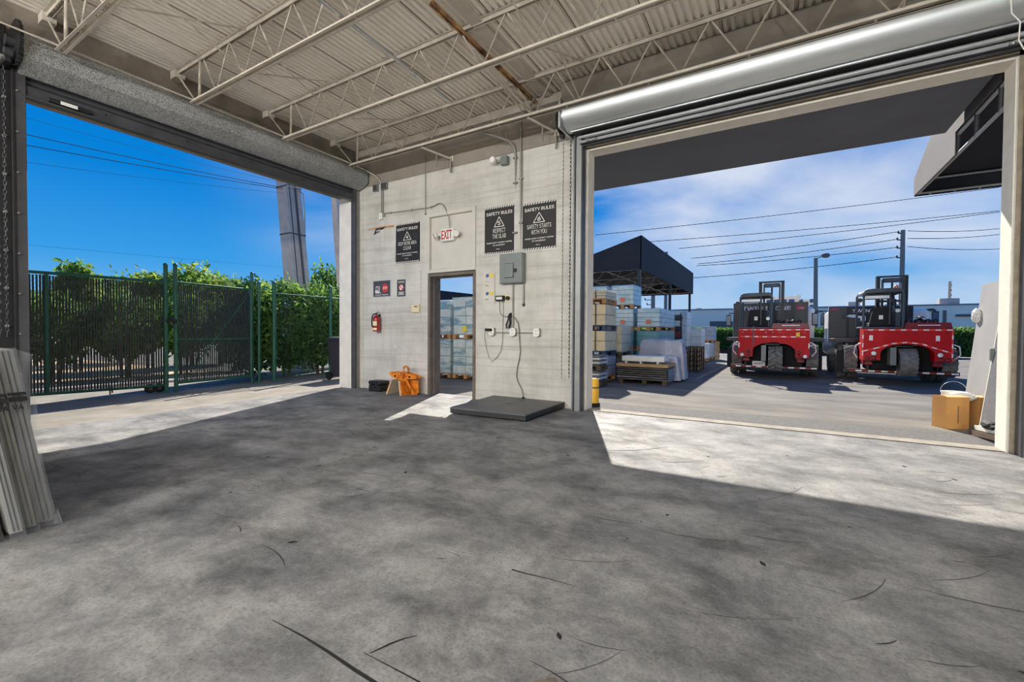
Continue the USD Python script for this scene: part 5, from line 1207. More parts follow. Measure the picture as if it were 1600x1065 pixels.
def tarp(label, x0, x1, y0, y1, z0, h, seed, lump=0.10):
    t = T('tarped_stack', label, 'tarp', ((x0 + x1) / 2, (y0 + y1) / 2, z0), world=True)
    t.part('stack', MB().cbox(x0 + 0.06, x1 - 0.06, y0 + 0.06, y1 - 0.06, z0, z0 + h * 0.86, 0.02), 'grey_pack')
    n = 34; u = np.linspace(-1, 1, n); X, Y = np.meshgrid(u, u)
    e = np.maximum(np.abs(X), np.abs(Y)); top = np.clip((1.0 - e) * 7, 0, 1) ** 0.6
    nz = meshkit.fbm(np.c_[X.ravel() * 2.2 + seed, Y.ravel() * 3.2, np.full(X.size, seed)], 4, seed).reshape(X.shape)
    Zs = z0 + 0.01 + (h * 0.88) * top + lump * 1.6 * (nz - 0.45) * (0.25 + top)
    sp = 1.0 + 0.05 * (nz - 0.5) * (1 - top) * 3
    v = np.c_[((x0 + x1) / 2 + X * (x1 - x0) / 2 * sp).ravel(), ((y0 + y1) / 2 + Y * (y1 - y0) / 2 * sp).ravel(), np.maximum(Zs, z0 - 0.0).ravel()]
    f = [(j * n + i, j * n + i + 1, (j + 1) * n + i + 1, (j + 1) * n + i) for j in range(n - 1) for i in range(n - 1)]
    t.part('tarp', MB().add(v, f), 'tarp_grey', smooth=True)


tarp('crumpled grey plastic sheet over the rear of the slab pile', 4.3, 5.42, 4.97, 5.3, 0.0, 0.66, 3, 0.05)
tarp('tall stack under a bulging grey plastic tarpaulin behind the slab pile', 4.3, 5.47, 5.32, 5.88, 0.0, 1.10, 8, 0.07)
t = T('empty_pallets', 'leaning row of empty weathered wooden pallets on edge beyond the tarpaulin', 'pallet', (5.1, 9.0, 0), world=True)
for k in range(5):
    x = 4.92 + k * 0.1
    for j in range(5):
        t.part('slat', MB().box(x, x + 0.02, 8.55, 9.6, 0.02 + 0.15 * j, 0.12 + 0.15 * j), 'timber_dark' if k % 2 else 'timber_pale')
    for y in (8.56, 9.05, 9.5):
        t.part('stringer', MB().box(x + 0.02, x + 0.06, y, y + 0.05, -0.02, 0.75), 'timber_dark')
t = T('tile_rack', 'rack of dark grey and red tile boxes behind the canopy post', 'rack', (4.05, 11.9, 0), world=True)
for k in range(8):
    t.part('tile_box', MB().cbox(3.88, 4.235, 11.75, 12.6, 0.1 + 0.225 * k, 0.1 + 0.225 * k + 0.2, 0.01), ('grey_pack', 'strap_dark', 'tile_pack', 'slate')[k % 4] if k != 4 else 'maroon_paint')
for x in (3.86, 4.24):
    t.part('upright', MB().box(x - 0.015, x + 0.015, 11.72, 11.76, -0.02, 1.95), 'post_dark')
tile_pallet('tall narrow white film-wrapped stack beside the tile rack', 4.26, 4.47, 11.8, 12.8, 0.0, 2.0, 'tile_pack_white', 7, film='stretch_film')
tile_pallet('white bagged pallet with loose film, left of the white pallet pair', 4.40, 4.88, 12.6, 13.6, 0.0, 1.36, 'tile_pack_white', 4, film='stretch_film')
tile_pallet('low white bagged pallet in front of the white pallet pair', 4.62, 4.96, 13.9, 14.7, 0.0, 0.75, 'tile_pack_white', 3, film='stretch_film')
tile_pallet('lower grey-white pallet at the end of the pallet rows', 4.5, 5.0, 15.5, 16.6, 0.0, 0.74, 'grey_pack', 3, film='stretch_film')
tile_pallet('upper grey-white pallet at the end of the pallet rows', 4.49, 4.99, 15.5, 16.6, 0.745, 0.73, 'grey_pack', 3, film='stretch_film')
t = T('timber_frame', 'upright tan timber crate side leaning at the end of the pallet rows', 'timber', (5.15, 15.5, 0), world=True)
for k in range(3):
    t.part('board', MB().box(5.05 + 0.065 * k, 5.105 + 0.065 * k, 15.48, 15.5, -0.02, 0.82), 'board_tan')
for z in (0.1, 0.4, 0.7):
    t.part('batten', MB().box(5.04, 5.25, 15.5, 15.54, z, z + 0.08), 'timber')

# black canopy over the pallets
t = T('shade_canopy', 'large black fabric canopy on dark posts over the pallets of tiles', 'canopy', (1.3, 12, 0), world=True)
xr, xl, ya, yb, zb, zt = 3.93, -1.3, 7.05, 16.6, 3.055, 4.04
xq = xr - (zt - zb - 0.06) / 0.293
zr = lambda x: zb + 0.06 + (x - xq) * 0.293
for nm, y in (('front_valance', ya), ('rear_valance', yb - 0.02)):
    t.part(nm, MB().prism([(xr, zt), (xr, zb), (xl, zb), (xl, zb + 0.06), (xq, zb + 0.06)], 'y', y, y + 0.02), 'canvas_black')
t.part('side_valance', MB().box(xr - 0.02, xr, ya, yb, zb, zt), 'canvas_black')
t.part('roof', MB().hull([(x, y, z + d) for y in (ya, yb) for d in (0, 0.02) for x, z in ((xr, zt), (xq, zb + 0.06))]).hull([(x, y, z) for y in (ya, yb) for z in (zb + 0.04, zb + 0.06) for x in (xl, xq)]), 'canvas_black')
for i, y in enumerate((ya + 0.08, 11.58, 16.1)):
    for x in (xr - 0.07, xl + 0.3):
        t.part('post', MB().box(x - 0.045, x + 0.045, y - 0.045, y + 0.045, -0.02, zb + 0.1), 'post_dark')
for i, y in enumerate((ya + 0.12, 9.3, 11.5, 13.8, 16.0)):
    t.part('truss_chord', MB().cyl((xl + 0.1, y, zb + 0.02), (xr - 0.05, y, zb + 0.02), 0.022, 6), 'frame_tube')
    t.part('truss_chord', MB().cyl((xq, y, zb + 0.04), (xr - 0.05, y, zt - 0.04), 0.022, 6), 'frame_tube')
    for k in range(4):
        x = xq + 0.25 + k * 0.72
        t.part('truss_web', MB().cyl((x, y, zb + 0.02), (x + 0.36, y, zr(x + 0.36) - 0.04), 0.013, 6), 'frame_tube')
        t.part('truss_web', MB().cyl((x + 0.72, y, zb + 0.02), (x + 0.36, y, zr(x + 0.36) - 0.04), 0.013, 6), 'frame_tube')
for x in (0.2, 1.5, 2.8):
    t.part('purlin', MB().cyl((x, ya, zb + 0.03), (x, yb, zb + 0.03), 0.02, 6), 'frame_tube')
t = T('shade_canopy', 'distant low dark canopy roof seen above the pallets through the door', 'canopy', (-5, 11, 0), world=True)
t.part('roof', MB().hull([(x, y, z) for x, z in ((-8.5, 3.4), (-8.5, 3.3), (-3.4, 2.74), (-3.4, 2.62)) for y in (9.5, 14)]), 'canvas_black')
t.part('front_valance', MB().prism([(-8.5, 3.4), (-8.5, 2.6), (-3.4, 2.6), (-3.4, 2.74)], 'y', 9.48, 9.5), 'canvas_black')
for x in (-8.3, -3.6):
    for y in (9.6, 13.9):
        t.part('post', MB().box(x - 0.05, x + 0.05, y - 0.05, y + 0.05, -0.02, 2.65), 'post_dark')

# awnings on the building
t = T('wall_awning', 'dark canvas awning on a tube frame outside the right side of the large opening', 'awning', (11.6, 2.1, 3.55), world=True)
AW0, AW1, YF, ZV, ZF, ZW = 9.42, 14.6, 3.95, 3.56, 3.84, 5.25
zr = lambda y: ZF + (ZW - ZF) / (YF - 0.52) * (YF - y)
t.part('roof_canvas', MB().hull([(x, y, zr(y) + d) for x in (AW0, AW1) for y in (0.52, 2.0) for d in (0, 0.02)]), 'canvas_grey')
t.part('roof_canvas', MB().hull([(x, y, zr(y) + d) for x in (AW0, AW1) for y in (2.0, YF) for d in (0, 0.02)]), 'canvas_black')
t.part('front_valance', MB().box(AW0, AW1, YF - 0.01, YF + 0.005, ZV - 0.02, ZF), 'canvas_black')
k_ = (ZW - ZF) / (YF - 0.52)
t.part('side_panel', MB().prism([(YF, ZV - 0.01), (YF, ZF), (1.9, ZF + k_ * (YF - 1.9)), (1.9, ZV - 0.01)], 'x', AW0 - 0.012, AW0 - 0.002), 'canvas_grey')
t.part('side_panel', MB().prism([(1.9, 3.85), (1.9, ZF + k_ * (YF - 1.9)), (0.52, ZW), (0.52, 3.85)], 'x', AW0 - 0.012, AW0 - 0.002), 'canvas_grey')
for z in (ZV + 0.01, 3.83):
    t.part('side_rail', MB().cyl((AW0 + 0.03, 0.3, z), (AW0 + 0.03, YF - 0.02 if z < 3.6 else 1.95, z), 0.022, 8), 'frame_tube', smooth=60)
for y in (0.62, 1.3, 1.95):
    t.part('side_post', MB().cyl((AW0 + 0.03, y, ZV), (AW0 + 0.03, y, 3.84), 0.025, 8), 'guide_steel', smooth=60)
for x in (AW0 + 0.03, 10.55, 11.7, 12.85, 14.0):
    t.part('rafter', MB().cyl((x, 0.55, ZW - 0.04), (x, YF - 0.03, ZF - 0.03), 0.022, 8), 'frame_tube', smooth=60)
    t.part('front_post', MB().cyl((x, YF - 0.03, ZV), (x, YF - 0.03, ZF - 0.03), 0.02, 8), 'frame_tube', smooth=60)
for z in (ZV + 0.02, ZF - 0.03):
    t.part('front_rail', MB().cyl((AW0, YF - 0.03, z), (AW1, YF - 0.03, z), 0.02, 8), 'frame_tube', smooth=60)
for k in range(12):
    t.part('lacing_ring', MB().cyl((AW0 + 0.2 + 0.3 * k, YF - 0.02, ZV - 0.005), (AW0 + 0.2 + 0.3 * k, YF - 0.015, ZV - 0.005), 0.018, 8), 'frame_tube')
t = T('door_awning', 'small dark canvas awning fixed outside above the door', 'awning', (2.7, 0.6, 2.3), world=True)
t.part('roof_canvas', MB().hull([(x, y, z) for x in (1.83, 3.7) for y, z in ((0.265, 2.95), (0.265, 2.97), (0.95, 2.5), (0.95, 2.52))]), 'canvas_black')
t.part('front_valance', MB().box(1.83, 3.7, 0.945, 0.955, 2.285, 2.51), 'canvas_black')
for x in (1.84, 3.69):
    t.part('side_frame', MB().cyl((x, 0.265, 2.96), (x, 0.95, 2.5), 0.015, 8), 'frame_tube')

t = T('bollard', 'yellow bollard with a dark band beside the outer left jamb', 'bollard', (4.91, 0.55, 0), world=True)
t.part('post', MB().lathe([(0, -0.02), (0.075, -0.02), (0.075, 0.36), (0.066, 0.40), (0.04, 0.425), (0, 0.43)], (4.91, 0.55, 0), n=20), 'yellow_paint', smooth=40)
t.part('band', MB().cyl((4.91, 0.55, 0.27), (4.91, 0.55, 0.295), 0.077, 20), 'stain')
t.part('base_ring', MB().cyl((4.91, 0.55, -0.02), (4.91, 0.55, 0.035), 0.095, 20), 'joint_dark')

# ------------------------------------------------------------------ truck-mounted forklifts and their flatbed trucks
def tyre(mb, c, R, w, axis, lugs=16, lug=0.022):
    """tyre with chevron lugs"""
    c = np.array(c, float); h = w / 2
    prof = [(R * 0.55, -h * 0.86), (R * 0.86, -h), (R * 0.96, -h * 0.9), (R - lug, -h * 0.72), (R - lug, h * 0.72), (R * 0.96, h * 0.9), (R * 0.86, h), (R * 0.55, h * 0.86), (R * 0.55, -h * 0.86)]
    mb.lathe(prof, c, axis, 28)
    for k in range(lugs):
        for s in (-1, 1):
            a0 = 2 * PI * (k + (0.5 if s > 0 else 0)) / lugs; da = 2 * PI / lugs * 0.55
            P = []
            for (sa, hh) in ((0.0, 0.03), (1.0, 0.98)):
                for dd in (-0.22, 0.22):
                    for rr in (R - lug * 1.5, R if hh < .5 else R * 0.985):
                        a = a0 + sa * da + dd * 2 * PI / lugs
                        u, v, q = rr * math.cos(a), rr * math.sin(a), s * hh * h
                        P.append(c + (np.array([q, u, v]) if axis == 'x' else np.array([v, q, u])))
            mb.hull(P)
    return mb


def forklift(label, ox, oy, beacon=False, second=True, yaw_tyre=True, s=1.0):
    t = T('truck_mounted_forklift', label, 'forklift', (ox, oy, 0.0), group='red truck-mounted forklifts')
    p = t.part
    A = np.linspace(PI, 0, 15)
    arch = [(0.47 * math.cos(a) + 0.02, 0.72 + 0.22 * math.sin(a)) for a in A]
    body = [(-0.79, 1.30), (0.79, 1.30), (0.79, 0.56), (0.49, 0.56)] + arch[::-1] + [(-0.45, 0.56), (-0.79, 0.56)]
    p('rear_body', MB().prism(body, 'y', 0.0, 0.34), 'red_paint')
    p('engine_hood', MB().hull([(x, y, z) for x, z in ((-0.03, 1.302), (0.78, 1.302), (0.0, 1.43), (0.75, 1.43)) for y in (0.03, 0.9)]), 'maroon_paint')
    p('hood_trim', MB().box(0.2, 0.58, 0.015, 0.03, 1.365, 1.385), 'tape_white')
    for i, (x, r_) in enumerate(((0.12, 0.07), (0.3, 0.10), (0.45, 0.06), (0.58, 0.05))):
        p('engine_part', MB().lathe([(0, 0), (r_, 0), (r_, 0.06), (r_ * 0.6, 0.09), (0, 0.1)], (x, 0.4, 1.43), n=14), 'black_metal', smooth=40)
    if beacon:
        p('exhaust_cap', MB().cyl((0.32, 0.4, 1.5), (0.32, 0.4, 1.56), 0.03, 10).lathe([(0, 0.07), (0.1, 0.06), (0.03, 0.1), (0, 0.1)], (0.32, 0.4, 1.49), n=14), 'black_metal')
    rows = [(1.265, -0.78, 0.78, 8)] + ([(1.085, -0.74, 0.70, 7)] if second else [])
    for z, xa, xb, n in rows:
        w = (xb - xa) / n
        for k in range(n):
            p('reflective_tape', MB().box(xa + w * k, xa + w * (k + 0.5), -0.004, -0.001, z - 0.014, z + 0.014), 'tape_red')
            p('reflective_tape', MB().box(xa + w * (k + 0.5), xa + w * (k + 1), -0.004, -0.001, z - 0.014, z + 0.014), 'tape_white')
    if not second:                                                  # tape along the arch and down the sides
        pts = [(-0.79, 0.76), (-0.47, 0.86), (-0.25, 0.95), (0.02, 0.985), (0.28, 0.95), (0.52, 0.85), (0.79, 0.75)]
        for k in range(6):
            a, b = np.array(pts[k]), np.array(pts[k + 1])
            for j in range(3):
                q0, q1 = a + (b - a) * j / 3, a + (b - a) * (j + 1) / 3
                p('reflective_tape', MB().bar((q0[0], -0.003, q0[1]), (q1[0], -0.003, q1[1]), 0.004, 0.026, (0, 0, 1)), 'tape_red' if (j + k) % 2 else 'tape_white')
        for x in (-0.775, 0.775):
            for k in range(7):
                p('reflective_tape', MB().box(x - 0.013, x + 0.013, -0.004, -0.001, 0.56 + 0.1 * k, 0.655 + 0.1 * k), 'tape_white' if k % 2 else 'tape_red')
        for x in (-0.66, 0.50):
            p('decal', MB().box(x, x + 0.07, -0.003, -0.001, 1.02, 1.14), 'tape_white')
    else:
        for x in (-0.775, 0.775):
            p('reflective_tape', MB().box(x - 0.013, x + 0.013, -0.004, -0.001, 0.8, 0.93), 'tape_white')
        p('decal', MB().box(0.5, 0.58, -0.003, -0.001, 1.10, 1.20), 'label_yellow')
        p('strap_post', MB().box(-0.455, -0.425, -0.012, -0.004, 0.85, 1.36), 'machine_grey')
    for x in (-0.7, -0.15, 0.0, 0.15, 0.68):
        p('marker_lamp', MB().lathe([(0, -0.008), (0.022, -0.006), (0.026, 0.0), (0, 0.0)], (x, -0.001, 1.19), 'y', 12), 'lens_red')
    lamps = ((-0.7, 0.61, 'lens_white', 0.045), (-0.55, 0.72, 'lens_red', 0.05), (-0.55, 0.61, 'lens_red', 0.05), (0.56, 0.69, 'lens_red', 0.05), (0.56, 0.58, 'lens_red', 0.05), (0.7, 0.6, 'lens_white', 0.045))
    if not second:
        lamps = ((-0.57, 0.72, 'lens_white', 0.05), (-0.68, 0.61, 'lens_red', 0.048), (-0.56, 0.61, 'lens_red', 0.048), (0.58, 0.71, 'lens_white', 0.05), (0.6, 0.6, 'lens_red', 0.048), (0.71, 0.6, 'lens_red', 0.048))
    for x, z, m_, r_ in lamps:
        l_ = p('tail_lamp', MB().lathe([(0, -0.02), (r_ * 0.7, -0.018), (r_, -0.004), (r_, 0.0), (0, 0.0)], (x, -0.001, z), 'y', 16), m_, smooth=50)
        sub(l_, 'bezel', MB().lathe([(r_, -0.012), (r_ + 0.012, -0.012), (r_ + 0.012, 0.0), (r_, 0.0)], (x, -0.001, z), 'y', 16), 'maroon_paint')
    # operator station and overhead guard
    p('side_step', MB().cbox(-0.79, -0.06, 0.05, 0.9, 1.302, 1.34, 0.01), 'machine_grey')
    p('seat', MB().cbox(-0.6, -0.16, 0.45, 0.9, 1.34, 1.45, 0.03), 'black_rubber')
    p('seat_back', MB().hull([(x, y, z) for z, w in ((1.36, 0.24), (1.80, 0.17)) for x in (-0.38 - w, -0.38 + w) for y in ((0.38, 0.47) if z < 1.5 else (0.30, 0.36))]), 'black_rubber')
    p('seat_label', MB().box(-0.44, -0.36, 0.33, 0.34, 1.52, 1.62), 'tape_white')
    p('console', MB().cbox(-0.14, -0.02, 0.4, 0.9, 1.34, 1.7, 0.02), 'machine_grey')
    p('lever', MB().cyl((-0.08, 0.5, 1.7), (-0.16, 0.48, 1.83), 0.01, 6), 'bright_steel')
    w = MB().tube(arc((-0.35, 1.0, 1.78), 0.16, 0, 2 * PI, 21, 'xy'), 0.014, 6, cap=False)
    p('steering_wheel', w, 'black_rubber', smooth=60)
    p('steering_column', MB().cyl((-0.35, 1.0, 1.78), (-0.35, 1.2, 1.34), 0.03, 8), 'black_metal')
    for x, y, d in ((-0.76, 0.1, 0.025), (-0.04, 0.1, 0.03), (-0.76, 1.15, 0.025), (-0.04, 1.15, 0.03)):
        p('guard_post', MB().tube([(x, y, 1.30), (x, y, 2.1), (x + (0.03 if x < -.5 else -0.03), y, 2.18), (x + (0.09 if x < -.5 else -0.09), y, 2.22)], d, 8), 'machine_grey', smooth=60)
    roof = [(-0.76, 2.16), (-0.70, 2.215), (-0.60, 2.23), (-0.16, 2.235), (-0.08, 2.225), (-0.03, 2.18), (-0.03, 2.13), (-0.1, 2.15), (-0.7, 2.13), (-0.76, 2.1)]
    p('guard_roof', MB().prism(roof, 'y', 0.06, 1.2), 'machine_grey')
    p('rear_screen', MB().cbox(-0.72, -0.30, 0.1, 0.115, 2.0, 2.07, 0.004), 'lens_white')
    p('screen_bar', MB().box(-0.74, -0.28, 0.09, 0.12, 1.98, 2.0).box(-0.74, -0.28, 0.09, 0.12, 2.07, 2.09), 'machine_grey')
    p('guard_bar', MB().box(-0.29, -0.27, 0.09, 0.12, 1.4, 2.13), 'machine_grey')
    p('mirror', MB().lathe([(0, 0), (0.05, 0.0), (0.05, 0.02), (0, 0.03)], (-0.83, 0.1, 1.97), 'y', 14), 'black_metal', smooth=40)
    p('work_lamp', MB().lathe([(0, 0), (0.045, 0.0), (0.045, 0.02), (0.02, 0.05), (0, 0.05)], (-0.12, 0.2, 1.72 if beacon else 1.56), 'y', 14), 'lens_white', smooth=40)
    if beacon:
        p('beacon', MB().lathe([(0, 0), (0.045, 0.0), (0.042, 0.08), (0.02, 0.1), (0, 0.1)], (-0.1, 0.5, 2.235), n=14), 'amber', smooth=40)
    # mast
    for x in (-0.32, 0.22):
        p('mast_rail', MB().box(x - 0.05, x - 0.03, 1.2, 1.32, 0.3, 2.62).box(x - 0.05, x + 0.03, 1.28, 1.32, 0.3, 2.62).box(x + 0.015, x + 0.03, 1.2, 1.32, 0.3, 2.6), 'machine_grey')
        p('inner_rail', MB().box(x + (0.06 if x < 0 else -0.1), x + (0.1 if x < 0 else -0.06), 1.22, 1.3, 0.3, 2.55), 'machine_grey')
    p('mast_crossbar', MB().cbox(-0.37, 0.25, 1.2, 1.32, 2.60, 2.64, 0.008).cbox(-0.24, 0.14, 1.22, 1.3, 2.47, 2.58, 0.01), 'machine_grey')
    for z in (1.98, 1.35):
        p('mast_crossbar', MB().cbox(-0.35, 0.25, 1.24, 1.32, z, z + 0.05, 0.006), 'machine_grey')
    for x in (-0.05, -0.12, 0.02):
        p('lift_cylinder', MB().cyl((x, 1.26, 0.5), (x, 1.26, 2.5 if x == -0.05 else 2.05), 0.022, 8), 'dark_steel', smooth=60)
    p('carriage', MB().cbox(-0.5, 0.5, 1.34, 1.4, 0.45, 0.95, 0.01), 'black_metal')
    for x in (-0.3, 0.25):
        p('fork', MB().box(x - 0.06, x + 0.06, 1.4, 1.45, 0.3, 1.0).box(x - 0.06, x + 0.06, 1.4, 2.5, 0.3, 0.34), 'black_metal')
    # wheels and frame
    p('rear_tyre', tyre(MB(), (0.06, 0.22, 0.52), 0.325, 0.32, 'x', 11 if second else 20, 0.055 if second else 0.012), 'tyre')
    p('rear_hub', MB().cyl((-0.1, 0.22, 0.52), (0.2, 0.22, 0.52), 0.16, 16), 'machine_grey')
    p('wheel_fork', MB().hull([(x, y, z) for x in (-0.26, -0.15) for y, z in ((0.06, 0.45), (0.06, 0.86), (0.4, 0.45), (0.4, 0.86))]), 'panel_grey')
    p('wheel_fork', MB().cbox(-0.2, 0.16, 0.1, 0.4, 0.86, 0.92, 0.02), 'black_metal')
    for sx_ in (-1, 1):
        p('front_tyre', tyre(MB(), (sx_ * 0.88, 1.25 if sx_ < 0 else 0.85, 0.52), 0.36, 0.27, 'x', 16, 0.03), 'tyre')
        p('wheel_rim', MB().cyl((sx_ * 0.98, 1.25 if sx_ < 0 else 0.85, 0.52), (sx_ * 1.0, 1.25 if sx_ < 0 else 0.85, 0.52), 0.2, 18), 'tape_white')
        p('side_frame', MB().cbox(sx_ * 0.62 - 0.09, sx_ * 0.62 + 0.09, 0.34, 1.6, 0.42, 0.95, 0.02), 'maroon_paint')
        p('hose', MB().tube([(sx_ * 0.8, 0.1, 0.95), (sx_ * 0.9, 0.05, 0.9), (sx_ * 0.93, 0.1, 0.72), (sx_ * 0.85, 0.2, 0.6)], 0.016, 6), 'tape_white', smooth=60)
    p('underframe', MB().cbox(-0.62, 0.66, 0.4, 1.2, 0.30, 0.9, 0.03), 'joint_dark')
    return t


def flatbed(label, ox, oy, L, text, big, side):
    """truck seen from behind: dual wheels, bumper, deck, black headboard, cab"""
    t = T('flatbed_truck', label, 'truck', (ox, oy, 0.0), group='flatbed trucks in the yard')
    p = t.part
    for sx_ in (-1, 1):
        for k, x in enumerate((0.78, 1.0)):
            p('dual_tyre', tyre(MB(), (sx_ * x, 1.95, 0.45), 0.47, 0.2, 'x', 26, 0.012), 'tyre')
        p('mudguard', MB().tube(arc((sx_ * 0.9, 1.95, 0.45), 0.53, -0.3, PI + 0.3, 14, 'yz'), 0.03, 6), 'truck_white', smooth=60)
        p('front_tyre', tyre(MB(), (sx_ * 0.98, L + 1.0, 0.43), 0.45, 0.26, 'x', 26, 0.012), 'tyre')
        p('mud_flap', MB().cbox(sx_ * 0.9 - 0.25, sx_ * 0.9 + 0.25, 1.3, 1.32, 0.18, 0.75, 0.005), 'black_rubber')
    p('deck', MB().cbox(-1.2, 1.2, 1.5, L, 0.95, 1.05, 0.01), 'truck_black')
    for x in (-0.45, 0.45):
        p('chassis_rail', MB().cbox(x - 0.05, x + 0.05, 0.6, L + 1.8, 0.62, 0.9, 0.008), 'black_metal')
    p('bumper_bar', MB().cbox(-1.0, 1.0, 0.44, 0.54, 0.24, 0.32, 0.01), 'black_metal')
    for k in range(16):
        p('reflective_tape', MB().box(-0.98 + 0.1225 * k, -0.98 + 0.1225 * (k + 1), 0.434, 0.438, 0.262, 0.302), 'tape_white' if k % 2 else 'lens_red')
    for x in (-0.6, 0.6):
        p('bumper_bracket', MB().cbox(x - 0.05, x + 0.05, 0.5, 0.62, 0.28, 0.7, 0.008), 'black_metal')
    if side > 0:
        p('licence_plate', MB().cbox(-0.46, -0.16, 0.425, 0.434, 0.30, 0.43, 0.006), 'tape_white')
        p('plate_print', MB().box(-0.42, -0.2, 0.4235, 0.425, 0.345, 0.385), 'sign_border')
    p('headboard', MB().cbox(-1.19, 0.72 if big else 0.95, L, L + 0.06, 1.05, 1.96 if big else 2.2, 0.01), 'truck_black')
    p('headboard_trim', MB().box(-1.2, -1.19, L - 0.01, L + 0.07, 0.95, 1.97 if big else 2.2), 'truck_white')
    if big:
        p('lettering', MB().text(text, -0.16, L - 0.002, 1.80, 0.09, 0.95), 'tape_white')
        p('badge', MB().box(-1.14, -0.95, L - 0.004, L - 0.001, 1.88, 1.93), 'flag_red')
        cl = Polygon([(-0.78, 1.68), (-0.70, 1.735), (-0.55, 1.74), (-0.5, 1.70), (-0.32, 1.69), (-0.32, 1.55), (-0.44, 1.55), (-0.44, 1.64), (-0.62, 1.65)])
        p('logo_shape', MB().prism(cl, 'y', L - 0.003, L - 0.001), 'tile_pack')
    else:
        p('lettering', MB().text(text, -0.22, L - 0.002, 1.95, 0.12, 1.4), 'tape_white')
        p('flag_decal', MB().box(0.62, 0.85, L - 0.004, L - 0.001, 1.95, 2.08), 'flag_red')
        p('flag_stripe', MB().box(0.7, 0.85, L - 0.0055, L - 0.004, 1.99, 2.01), 'tape_white')
    p('cab', MB().cbox(-1.15, 1.15, L + 0.4, L + 2.0, 0.75, 1.9 if big else 2.05, 0.08), 'truck_white')
    p('fender', MB().cbox(-1.23, -0.8, L + 0.5, L + 1.5, 0.55, 1.1, 0.08), 'truck_white')
    for sx_ in (-1, 1):
        mm = p('mirror', MB().cbox(sx_ * 1.45 - 0.08, sx_ * 1.45 + 0.08, L + 1.2, L + 1.26, 1.45, 1.85, 0.02), 'black_metal')
        sub(mm, 'mirror_arm', MB().tube([(sx_ * 1.12, L + 1.25, 1.9), (sx_ * 1.42, L + 1.25, 1.92), (sx_ * 1.45, L + 1.24, 1.84)], 0.015, 6), 'black_metal')
        sub(mm, 'mirror_glass', MB().box(sx_ * 1.45 - 0.065, sx_ * 1.45 + 0.065, L + 1.197, L + 1.2, 1.48, 1.82), 'window_dark')
    return t


flatbed('black-backed flatbed truck behind the left red forklift', 7.32, 6.95, 3.9, 'TWIN STONE', False, 1)
forklift('red truck-mounted forklift on the left, with two rows of reflective tape', 7.33, 7.0)
flatbed('flatbed truck with black headboard and white mudguards behind the right red forklift', 9.93, 6.9, 3.1, 'TWIN STONE', True, -1)
forklift('red truck-mounted forklift on the right, with amber beacon and arched reflective tape', 9.935, 7.0, True, False)

# ------------------------------------------------------------------ boxes, bucket and slabs by the right jamb
t = T('cardboard_box', 'open tan cardboard box on the asphalt, left of the two', 'cardboard box', (9.37, 1.56, -0.025), world=True)


def carton(t, c, w, d, h, a, dark=None):
    ca, sa = math.cos(a), math.sin(a)
    P = lambda u, v, z: (c[0] + u * ca - v * sa, c[1] + u * sa + v * ca, c[2] + z)
    def wall(u0, v0, u1, v1, z0, z1, nm='side'):
        q = np.array([u1 - u0, v1 - v0]); n = np.array([-q[1], q[0]]) / np.linalg.norm(q) * 0.003
        t.part(nm, MB().hull([P(u + s * n[0], v + s * n[1], z) for u, v in ((u0, v0), (u1, v1)) for z in (z0, z1) for s in (-1, 1)]), 'cardboard')
    W, D = w / 2, d / 2
    wall(-W, -D, W, -D, 0, h); wall(W, -D, W, D, 0, h); wall(W, D, -W, D, 0, h); wall(-W, D, -W, -D, 0, h)
    t.part('bottom', MB().hull([P(u, v, z) for u in (-W, W) for v in (-D, D) for z in (0.0, 0.005)]), 'cardboard')
    t.part('flap', MB().hull([P(u, v, z) for u in (-W, W) for v, z in ((-D, h), (-D - 0.004, h), (-D + 0.06, h + 0.015), (-D + 0.06, h + 0.02))]), 'cardboard_edge')
    t.part('print', MB().hull([P(u, v, z) for u in (-0.02 * w, 0.03 * w) for v in (-D - 0.0045, -D - 0.003) for z in (h * 0.18, h * 0.72)]), 'stain')
    t.part('print', MB().hull([P(u, v, z) for u in (W * 0.45, W * 0.85) for v in (-D - 0.0045, -D - 0.003) for z in (h * 0.06, h * 0.13)]), 'label_orange')
    t.part('print', MB().hull([P(u, v, z) for u in (-W - 0.0045, -W - 0.003) for v in (-D * 0.5, D * 0.3) for z in (h * 0.55, h * 0.6)]), 'label_orange')


carton(t, (9.33, 1.507, -0.025), 0.27, 0.20, 0.40, 0.5)
t = T('cardboard_box', 'tan cardboard box tucked behind, right of the two', 'cardboard box', (9.62, 1.78, -0.025), world=True)
carton(t, (9.66, 1.84, -0.025), 0.22, 0.24, 0.385, 0.62)
t = T('white_bucket', 'white plastic bucket with raised wire handle behind the left cardboard box', 'bucket', (9.42, 1.76, 0.0), world=True)
t.part('body', MB().lathe([(0, 0), (0.105, 0), (0.12, 0.42), (0.127, 0.42), (0.127, 0.44), (0.115, 0.44), (0.1, 0.02), (0, 0.02)], (9.42, 1.76, -0.025), n=24), 'white_plastic', smooth=40)
t.part('handle', MB().tube(arc((9.42, 1.76, 0.415), 0.13, 0, PI, 14), 0.004, 6), 'bright_steel', smooth=60)
t = T('crumpled_film', 'crumpled white film stuffed in the cardboard boxes', 'plastic film', (9.5, 1.68, 0.36), world=True)
sp_ = trimesh.creation.icosphere(3, 1.0); q = np.asarray(sp_.vertices); q = q * (0.75 + 0.5 * meshkit.fbm(q * 2.5 + 5, 4, 6))[:, None]
t.part('film', trimesh.Trimesh(q * [0.13, 0.1, 0.06] + [9.46, 1.60, 0.37], sp_.faces, process=False), 'white_plastic')
t = T('stone_slab', 'tall pale grey stone slab leaning on the outer wall right of the boxes', 'stone slab', (9.72, 1.0, 0.0), world=True)
